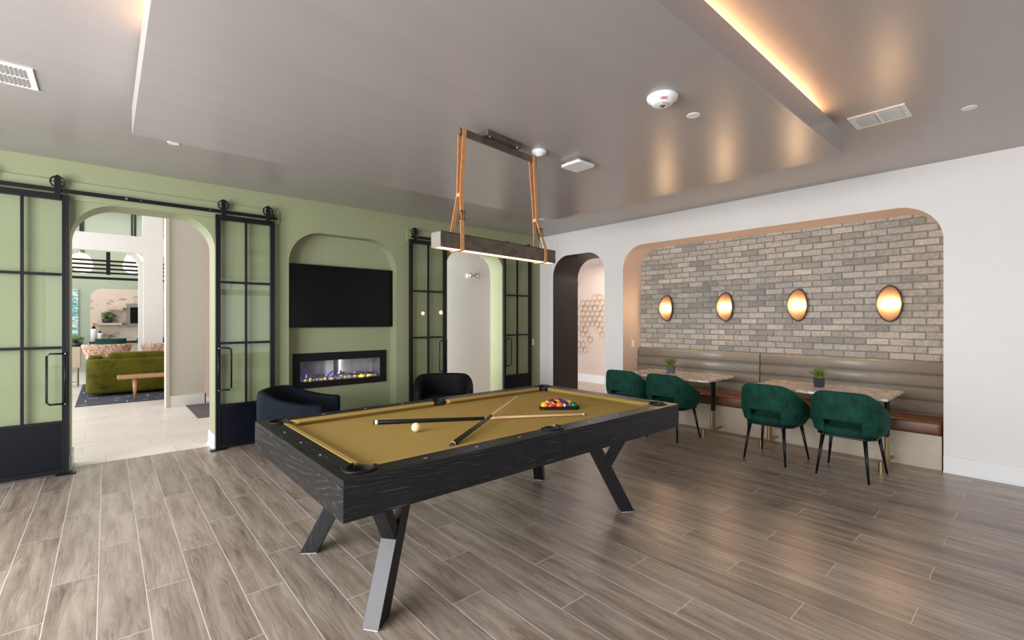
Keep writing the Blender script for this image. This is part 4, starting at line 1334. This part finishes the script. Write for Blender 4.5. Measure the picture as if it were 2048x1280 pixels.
# ------------------------------------------------------------------ cafe tables
def cafe_table(y0, y1, yl, yr, rad, label):
    t = thing('cafe_table', label, 'table', (5.68, (y0 + y1) / 2, 0), 0, 'cafe tables along the banquette')
    w = (y1 - y0) / 2; c = (y0 + y1) / 2
    bm = bmesh.new(); prism(bm, rrect(-0.38, 0.38, -w, w, rad, 6, True), 0.728, 0.752); o = fin('tabletop', bm, M['marble'], t, bevel=0.004)
    bm = bmesh.new(); box(bm, (-0.32, -w + 0.06, 0.718), (0.32, w - 0.06, 0.7275)); fin('underlay', bm, M['blackm'], t)
    for yy in (yl - c, yr - c):
        bm = bmesh.new()
        box(bm, (-0.24, yy - 0.025, 0.705), (0.24, yy + 0.025, 0.718))
        for s in (-1, 1): cyl(bm, (0.205 + s * 0.03 - 0.0, yy, 0.30), (0.205 + s * 0.03, yy, 0.706), 0.016, n=16)
        cp = fin('column', bm, M['black'], t)
        bm = bmesh.new()
        for s in (-1, 1): cyl(bm, (0.205 + s * 0.03, yy, 0.055), (0.205 + s * 0.03, yy, 0.302), 0.0175, n=16)
        o = fin('column_sleeve', bm, M['brass'], cp); o['label'] = 'brass column sleeve'
        bm = bmesh.new()
        cyl(bm, (-0.05, yy, 0.055), (0.46, yy, 0.055), 0.016, n=16)
        for x in (-0.058, 0.468): cyl(bm, (x, yy, 0.0), (x, yy, 0.105), 0.024, n=20)
        o = fin('foot', bm, M['brass'], t); o['label'] = 'brass foot'
    return t
cafe_table(2.59, 3.82, 3.60, 2.80, 0.07, 'left marble cafe table with rounded corners in front of the banquette')
cafe_table(0.925, 2.145, 2.12, 1.03, 0.012, 'right marble cafe table with square corners in front of the banquette')

# ------------------------------------------------------------------ upholstered shells
def sstep(a, b, x):
    t = max(0, min(1, (x - a) / (b - a)))
    return t * t * (3 - 2 * t)
def plan(t, rx, ry, fl, p=0.85):
    """t in -1..1 along the U: 0 is the middle of the back (at -x)"""
    s = abs(t); sg = 1 if t >= 0 else -1
    k = 0.72
    if s <= k:
        a = s / k * PI / 2
        return (-rx * math.cos(a) ** p, sg * ry * math.sin(a) ** p)
    q = (s - k) / (1 - k)
    return (fl * q, sg * ry * (1 - 0.10 * q * q))
def shell(name, mat, parent, rx, ry, fl, top, bot, scale, thick, hole=None, nt=36, nv=8, p=0.85, round_=None):
    bm = bmesh.new()
    grid = []
    for i in range(nt + 1):
        t = -1 + 2 * i / nt
        x, y = plan(t, rx, ry, fl, p)
        col = []
        zb, zt = bot(abs(t)), top(abs(t))
        for j in range(nv + 1):
            v = j / nv
            z = zb + (zt - zb) * v
            k = scale(v)
            col.append(bm.verts.new((x * k if x < 0 else x, y * k, z)))
        grid.append(col)
    for i in range(nt):
        for j in range(nv):
            if hole:
                c = sum((grid[a][b].co for a, b in ((i, j), (i + 1, j), (i + 1, j + 1), (i, j + 1))), Vector()) / 4
                if hole(c): continue
            bm.faces.new((grid[i][j], grid[i + 1][j], grid[i + 1][j + 1], grid[i][j + 1]))
    o = fin(name, bm, mat, parent, smooth=True)
    bm = bmesh.new(); bm.from_mesh(o.data)
    # outward normals
    for f in bm.faces:
        c = f.calc_center_median()
        if f.normal.dot(Vector((c.x - 0.05 if c.x < 0 else 0, c.y, 0))) < 0: f.normal_flip()
    bm.to_mesh(o.data); bm.free()
    m = o.modifiers.new('s', 'SOLIDIFY'); m.thickness = thick; m.offset = -1
    m = o.modifiers.new('u', 'SUBSURF'); m.levels = 2; m.render_levels = 2
    return o
def cushion_mesh(bm, rx0, rx1, ry, z0, z1, n=32, e=0.75, crown=0.012):
    """soft pad with a superelliptic plan from x=-rx0 to rx1"""
    cx = (rx1 - rx0) / 2; rx = (rx0 + rx1) / 2
    prof = [(0.0, z0), (0.93, z0), (0.985, z0 + 0.01), (1.0, (z0 + z1) / 2), (0.985, z1 - 0.014), (0.94, z1 - 0.003), (0.6, z1 + crown * 0.7), (0.0, z1 + crown)]
    rings = []
    for s, z in prof:
        if s == 0: rings.append([bm.verts.new((cx, 0, z))]); continue
        rings.append([bm.verts.new((cx + rx * s * math.copysign(abs(math.cos(2 * PI * k / n)) ** e, math.cos(2 * PI * k / n)), ry * s * math.copysign(abs(math.sin(2 * PI * k / n)) ** e, math.sin(2 * PI * k / n)), z)) for k in range(n)])
    for a, b in zip(rings, rings[1:]):
        for k in range(n):
            k2 = (k + 1) % n
            if len(a) == 1: bm.faces.new((a[0], b[k2], b[k]))
            elif len(b) == 1: bm.faces.new((a[k], a[k2], b[0]))
            else: bm.faces.new((a[k], a[k2], b[k2], b[k]))

ch = thing('dining_chair', 'green velvet barrel chair nearest the dark arch, leftmost of the four', 'chair', (5.36, 3.695, 0), 0.03, 'green velvet dining chairs')
shell('backrest', M['greenvel'], ch, 0.285, 0.305, 0.20,
      lambda t: 0.808 - 0.02 * min(1, t / 0.4) ** 2 - 0.225 * sstep(0.22, 1.05, t) - 0.05 * sstep(0.93, 1.0, t), lambda t: 0.405 + 0.03 * sstep(0.85, 1.0, t),
      lambda v: 0.90 + 0.10 * sstep(0, 0.45, v) - 0.02 * v, 0.042, hole=lambda c: c.x < -0.12 and abs(c.y) < 0.150 and c.z < 0.518, p=0.72, nt=40, nv=10)
bm = bmesh.new(); cushion_mesh(bm, 0.235, 0.245, 0.245, 0.395, 0.468); o = fin('seat', bm, M['greenvel'], ch, smooth=True)
bm = bmesh.new(); prism(bm, [(-0.215, -0.17), (-0.215, 0.17), (-0.12, 0.235), (0.19, 0.225), (0.20, 0.0), (0.19, -0.225), (-0.12, -0.235)], 0.372, 0.394); fin('seat_frame', bm, M['black'], ch, bevel=0.004)
for (a, b) in (((-0.195, -0.165), (-0.250, -0.205)), ((-0.195, 0.165), (-0.250, 0.205)), ((0.165, -0.19), (0.235, -0.240)), ((0.165, 0.19), (0.235, 0.240))):
    bm = bmesh.new(); cyl(bm, (b[0], b[1], 0.0), (a[0], a[1], 0.376), 0.0085, 0.0175, 16); fin('leg', bm, M['black'], ch, smooth=True)
dup(ch, (5.368, 3.072, 0), 0.0, 'green velvet barrel chair just beyond the far corner of the pool table')
dup(ch, (5.352, 1.880, 0), -0.06, 'green velvet barrel chair at the left end of the right cafe table')
dup(ch, (5.362, 1.222, 0), -0.02, 'rightmost green velvet barrel chair, nearest the white wall end')

def tub_chair(loc, rz, mat, label):
    t = thing('armchair', label, 'armchair', loc, rz, 'tub armchairs by the fireplace')
    shell('shell', mat, t, 0.38, 0.40, 0.38,
          lambda s: 0.715 - 0.13 * sstep(0.38, 0.95, s), lambda s: 0.055,
          lambda v: 0.93 + 0.07 * sstep(0, 0.6, v), 0.085, p=0.80, nt=36, nv=8)
    bm = bmesh.new(); cushion_mesh(bm, 0.26, 0.36, 0.285, 0.29, 0.435, e=0.6, crown=0.02); fin('seat_cushion', bm, mat, t, smooth=True)
    bm = bmesh.new(); cushion_mesh(bm, 0.27, 0.34, 0.285, 0.06, 0.29, e=0.6, crown=0); fin('seat_base', bm, mat, t, smooth=True)
    bm = bmesh.new(); cushion_mesh(bm, 0.29, 0.30, 0.30, 0.0, 0.06, e=0.6, crown=0); fin('plinth', bm, M['blackm'], t)
    return t
tub_chair((1.60, 5.44, 0), -0.62, M['navyvel'], 'navy velvet tub armchair between the pool table and the fireplace')
tub_chair((3.45, 5.36, 0), math.atan2(-0.84, -0.54), M['blackvel'], 'black velvet tub armchair right of the television niche')

# ------------------------------------------------------------------ potted grass on the cafe tables
def potted_grass(x, y, label, seed):
    p = thing('potted_grass', label, 'potted plant', (x, y, 0.752), 0.35, 'small potted grasses on the cafe tables')
    bm = bmesh.new()
    h, w = 0.092, 0.050
    vs = box(bm, (-w, -w, 0), (w, w, h))
    for v in vs:
        if v.co.z < 0.01: v.co.x *= 0.9; v.co.y *= 0.9
    fin('pot', bm, M['darkpot'], p, bevel=0.002)
    rr = random.Random(seed)
    bm = bmesh.new()
    for k in range(120):
        a = rr.uniform(0, 2 * PI); r0 = rr.uniform(0, 0.032); lean = rr.uniform(0.03, 0.135); ln = rr.uniform(0.08, 0.165)
        c, s = math.cos(a), math.sin(a); wd = rr.uniform(0.003, 0.0055)
        prev = None
        for q in range(5):
            u = q / 4
            rad = r0 + lean * u ** 1.6; zz = h - 0.008 + ln * (u - 0.18 * u * u * (lean / 0.085))
            ww = wd * (1 - u ** 2) + 0.0003
            px_, py_ = c * rad, s * rad
            cur = [bm.verts.new((px_ - s * ww, py_ + c * ww, zz)), bm.verts.new((px_ + s * ww, py_ - c * ww, zz)), bm.verts.new((px_ + c * ww * 0.5, py_ + s * ww * 0.5, zz - ww * 0.4))]
            if prev:
                for i in range(3): bm.faces.new((prev[i], prev[(i + 1) % 3], cur[(i + 1) % 3], cur[i]))
            prev = cur
    o = fin('grass_blades', bm, M['grass'], p); o['kind'] = 'stuff'
potted_grass(5.745, 3.315, 'potted grass in a black cube on the left cafe table', 2)
potted_grass(5.775, 1.590, 'potted grass in a black cube on the right cafe table', 9)

# ------------------------------------------------------------------ lobby and lounge beyond the wide arch
bm = bmesh.new(); box(bm, (1.03, 8.3, 0.0), (2.2, 9.66, 0.008)); tag(fin('door_mat', bm, M['mat']), 'dark grey mat on the lobby floor beside the greige pier', 'mat')
rug = thing('rug', 'navy rug with pale woven marks under the olive sofa', 'rug', (0, 10.7, 0))
bm = bmesh.new(); box(bm, (-0.395, 0.0, 0.0), (2.0, 3.6, 0.010)); fin('rug_pile', bm, M['rug'], rug)
bm = bmesh.new(); rr = random.Random(4)
for k in range(90):
    x = rr.uniform(-0.38, 1.9); y = rr.uniform(0.05, 3.4); a = rr.choice((0, 0, PI / 2, 0.9))
    box(bm, (-rr.uniform(0.03, 0.10), -0.008, 0.0), (rr.uniform(0.02, 0.09), 0.008, 0.0125), Matrix.Translation((x, y, 0)) @ Matrix.Rotation(a, 4, 'Z'))
o = fin('woven_marks', bm, M['rugmark'], rug); o['kind'] = 'stuff'

sofa = thing('sofa', 'olive green velvet sofa seen from behind through the left arch', 'sofa', (0.9, 12.25, 0.012))
bm = bmesh.new(); prism(bm, rrect(-1.19, 1.25, -0.48, 0.48, 0.20, 8, True), 0.045, 0.70); fin('sofa_body', bm, M['olivevel'], sofa, bevel=0.05, segs=4, smooth=True)
for x in (-0.42, 0.52):
    bm = bmesh.new(); prism(bm, rrect(x - 0.46, x + 0.46, 0.58, 0.82, 0.09, 6, True), -0.36, -0.10, 'xz'); fin('back_cushion', bm, M['olivevel'], sofa, bevel=0.05, segs=4, smooth=True)
bm = bmesh.new(); prism(bm, rrect(-1.16, -0.95, 0.55, 0.76, 0.06, 6, True), -0.25, 0.3, 'xz'); fin('arm_pillow', bm, M['olivevel'], sofa, bevel=0.05, segs=4, smooth=True)
for x in (-0.95, 1.05):
    for y in (-0.36, 0.36):
        bm = bmesh.new(); cyl(bm, (x, y, 0.0), (x, y, 0.05), 0.02, n=12); fin('foot', bm, M['blackm'], sofa)

be = thing('bench', 'slim copper brown wooden bench behind the olive sofa', 'bench', (0.62, 11.0, 0.012))
bm = bmesh.new(); box(bm, (-0.47, -0.2, 0.395), (1.1, 0.2, 0.440)); fin('bench_seat', bm, M['stool'], be, bevel=0.008, segs=3)
for x, y in ((-0.22, -0.13), (-0.22, 0.13), (0.85, -0.13), (0.85, 0.13)):
    bm = bmesh.new(); cyl(bm, (x * 1.02, y * 1.1, 0.03), (x, y, 0.395), 0.016, 0.036, 16); lg = fin('leg', bm, M['stool'], be, smooth=True)
    bm = bmesh.new(); cyl(bm, (x * 1.022, y * 1.1, 0.0), (x * 1.02, y * 1.1, 0.035), 0.014, 0.0165, 16); fin('leg_cap', bm, M['brass'], lg)

def lounge_chair(x, y, w, label, rz=PI / 2, mat='coral', h=0.93):
    c = thing('lounge_chair', label, 'chair', (x, y, 0.012 if y < 14 else 0), rz)
    shell('backrest', M[mat], c, 0.30, w, 0.22, lambda s: h - 0.05 * sstep(0.6, 1, s), lambda s: 0.42 + 0.16 * sstep(0.2, 1, s), lambda v: 0.72 + 0.28 * v, 0.06, nt=20, nv=5, p=0.7)
    bm = bmesh.new(); cushion_mesh(bm, 0.26, 0.30, w * 0.8, 0.36, 0.45); fin('seat', bm, M[mat], c, smooth=True)
    for sx in (-1, 1):
        for sy in (-1, 1):
            bm = bmesh.new(); cyl(bm, (sx * 0.24, sy * w * 0.7, 0), (sx * 0.18, sy * w * 0.55, 0.37), 0.012, 0.02, 10); fin('leg', bm, M['blackm'], c, smooth=True)
lounge_chair(0.02, 13.55, 0.44, 'coral patterned lounge chair behind the left half of the olive sofa')
lounge_chair(0.98, 13.55, 0.40, 'coral patterned lounge chair behind the right half of the olive sofa')
lounge_chair(0.10, 16.3, 0.33, 'dark green chair at the foot of the whitewashed panel', PI / 2, 'greenvel', 0.98)
lounge_chair(0.95, 16.3, 0.33, 'dark green chair below the framed screen in the lounge', PI / 2, 'greenvel', 0.98)

cb = thing('side_cabinet', 'cream cabinet on brass legs left of the olive sofa', 'cabinet', (-0.66, 14.08, 0))
bm = bmesh.new(); box(bm, (-0.5, -0.22, 0.42), (0.24, 0.22, 0.88)); fin('cabinet_body', bm, M['oak'], cb, bevel=0.01)
for x in (-0.45, 0.19):
    for y in (-0.18, 0.18):
        bm = bmesh.new(); cyl(bm, (x, y, 0), (x, y, 0.42), 0.014, n=10); fin('leg', bm, M['brass'], cb)
bm = bmesh.new(); box(bm, (-0.46, -0.19, 0.10), (0.20, -0.17, 0.12)); fin('stretcher', bm, M['brass'], cb)

def leaf_plant(x, y, z, r, label, seed, n=26):
    p = thing('potted_succulent', label, 'potted plant', (x, y, z))
    bm = bmesh.new(); lathe(bm, [(0, 0), (r * 0.55, 0), (r * 0.7, r * 0.6), (0, r * 0.6)], n=16); fin('pot', bm, M['darkpot'], p, smooth=True)
    bm = bmesh.new(); rr = random.Random(seed)
    for k in range(n):
        a = rr.uniform(0, 2 * PI); e = rr.uniform(0.25, 1.35)
        d = Vector((math.cos(a) * math.cos(e), math.sin(a) * math.cos(e), math.sin(e)))
        m_ = Matrix.Translation(Vector((0, 0, r * 0.6)) + d * r * 0.6) @ d.to_track_quat('Z', 'Y').to_matrix().to_4x4()
        lathe(bm, [(0, -r * 0.6), (r * 0.16, -r * 0.1), (r * 0.13, r * 0.25), (0, r * 0.6)], n=6, mtx=m_)
    o = fin('leaves', bm, M['succ'], p, smooth=True); o['kind'] = 'stuff'
leaf_plant(-0.49, 14.02, 0.88, 0.15, 'green plant in a pot on the cream cabinet', 3)

def f3(px, py, Y):
    x, z = fz(px, py, Y); return x, Y, z
# floating shelves with their objects
x, _, zs = f3(220, 618, 17.8)
def shelf(xa, xb, zc, label):
    s = thing('wall_shelf', label, 'shelf', ((xa + xb) / 2, 17.93, zc))
    w_ = (xb - xa) / 2
    bm = bmesh.new(); box(bm, (-w_, -0.26, -0.03), (w_, 0, 0.03)); fin('shelf_board', bm, M['oak'], s)
    bm = bmesh.new(); box(bm, (w_ - 0.06, -0.262, -0.02), (w_ - 0.005, -0.26, 0.02)); fin('end_cap', bm, M['black'], s)
sxa, sza = fz(216.5, 618, 17.8); sxb, _ = fz(251, 618, 17.8)
shelf(sxa, sxb, sza, 'upper floating shelf on the whitewashed panel')
sxa2, sza2 = fz(189, 648, 17.8); sxb2, _ = fz(249, 648, 17.8)
shelf(sxa2, sxb2, sza2, 'lower floating shelf on the whitewashed panel, carrying the succulent')
px_, _ = fz(215, 640, 17.8)
leaf_plant(px_, 17.79, sza2 + 0.03, 0.19, 'grey green succulent on the lower floating shelf', 8, 34)
def bottle_vase(x, y, z, r, h, label):
    v = thing('bottle_vase', label, 'vase', (x, y, z), 0, 'bottle vases on the lounge counter')
    bm = bmesh.new(); lathe(bm, [(0, 0), (r, 0), (r * 1.02, h * 0.62), (r * 0.85, h * 0.70), (0, h * 0.70)], n=20); fin('body', bm, M['white'], v, smooth=True)
    bm = bmesh.new(); lathe(bm, [(r * 0.85, h * 0.69), (r * 0.35, h * 0.82), (r * 0.3, h * 0.84), (0, h * 0.84)], n=20); fin('shoulder', bm, M['blackm'], v, smooth=True)
    bm = bmesh.new(); lathe(bm, [(r * 0.28, h * 0.83), (r * 0.28, h), (0, h)], n=16); fin('stopper', bm, M['goldplate'], v, smooth=True)
ct = thing('counter', 'long low dark counter under the whitewashed panel', 'counter', (0.8, 17.6, 0))
x0c, zc_ = fz(181, 683, 17.4)
bm = bmesh.new(); box(bm, (-1.15, -0.22, zc_ - 0.06), (1.3, 0.3, zc_ - 0.02)); fin('counter_top', bm, M['blackm'], ct)
bm = bmesh.new(); box(bm, (-1.1, -0.18, 0), (1.28, 0.3, zc_ - 0.062)); fin('counter_body', bm, M['oak'], ct)
v1, _ = fz(187.5, 680, 17.6); v2, _ = fz(200, 680, 17.6)
bottle_vase(v1, 17.6, zc_ - 0.02, 0.068, 0.53, 'taller white bottle vase with gold stopper on the lounge counter')
bottle_vase(v2, 17.6, zc_ - 0.02, 0.055, 0.36, 'shorter white bottle vase with gold stopper on the lounge counter')
tx0, tz1 = fz(252.5, 607, 17.85); tx1, tz0 = fz(290, 652, 17.85)
fs = thing('framed_screen', 'grey framed dark screen on the whitewashed panel', 'screen', ((tx0 + tx1) / 2, 17.93, (tz0 + tz1) / 2))
w_, h_ = (tx1 - tx0) / 2, (tz1 - fz(252.5, 652, 17.85)[1]) / 2
bm = bmesh.new(); box(bm, (-w_, -0.10, -h_), (w_, 0, h_)); fin('frame', bm, M['steel'], fs)
bm = bmesh.new(); box(bm, (-w_ + 0.09, -0.105, -h_ + 0.08), (w_ - 0.09, -0.1, h_ - 0.11)); fin('display', bm, M['screen'], fs)
ax0, az1 = fz(130, 578, 17.9); ax1, az0 = fz(156.5, 672, 17.9)
bm = bmesh.new(); box(bm, (ax0 - 0.5, 17.90, az0), (ax1, 17.95, az1)); tag(fin('wall_picture', bm, M['teal']), 'teal and white leaf picture at the left of the green lounge wall', 'picture')
bm = bmesh.new(); box(bm, (ax0 - 0.5, 17.80, az0 - 0.30), (ax1 + 0.02, 17.95, az0 - 0.06)); tag(fin('wall_ledge', bm, M['blackm']), 'black ledge below the teal leaf picture', 'ledge')

# black slatted screen and globe pendants of the lounge
lx0, lz1 = fz(140, 512, 16.0); lx1, lz0 = fz(300, 548, 16.0)
_, sz1 = fz(147, 518, 16.0); _, sz0 = fz(147, 543, 16.0)
sc = thing('slatted_canopy', 'black horizontal slats hanging in front of the globe pendants in the lounge', 'canopy', ((lx0 + lx1) / 2, 16.0, 0))
w_ = (lx1 - lx0) / 2 + 0.5
for k in range(4):
    z = sz1 - (sz1 - sz0) * k / 3
    for dy in (0.0,):
        bm = bmesh.new(); box(bm, (-w_, -0.05, z - 0.021), (w_, 0.05, z + 0.021)); fin('slat', bm, M['black'], sc)
xm, _ = fz(216.5, 530, 15.9)
bm = bmesh.new(); box(bm, (xm - (lx0 + lx1) / 2 - 0.04, -0.12, sz0 - 0.05), (xm - (lx0 + lx1) / 2 + 0.04, -0.05, sz1 + 0.25)); fin('post', bm, M['black'], sc)
bm = bmesh.new(); box(bm, (-w_, -0.05, sz0 - 0.17), (w_, 0.05, sz0 - 0.11)); fin('slat', bm, M['black'], sc)
for s in (-1, 1):
    bm = bmesh.new(); cyl(bm, (s * w_ * 0.9, 0, sz1), (s * w_ * 0.9, 0, 5.6), 0.012, n=8); fin('hanger_rod', bm, M['black'], sc)
for (gx, gy, Y, r, lab) in ((161.5, 522, 16.5, 0.215, 'left opal globe pendant, the nearer and higher of its pair'), (166, 531, 17.3, 0.215, 'left opal globe pendant, the farther and lower of its pair'),
                            (269, 522, 16.5, 0.215, 'right opal globe pendant, the nearer and higher of its pair'), (264, 532, 17.3, 0.215, 'right opal globe pendant, the farther and lower of its pair')):
    x, _, z = f3(gx, gy, Y)
    gp = thing('globe_pendant', lab, 'pendant light', (x, Y, z), 0, 'opal globe pendants in the lounge')
    bm = bmesh.new(); sphere(bm, (0, 0, 0), r, 28, 18); fin('globe', bm, M['globe'], gp, smooth=True)
    bm = bmesh.new(); cyl(bm, (0, 0, r - 0.01), (0, 0, 5.6 - z), 0.010, n=8); fin('stem', bm, M['black'], gp)
    bm = bmesh.new(); cyl(bm, (0, 0, r - 0.02), (0, 0, r + 0.05), 0.05, n=16); fin('cap', bm, M['brass'], gp)
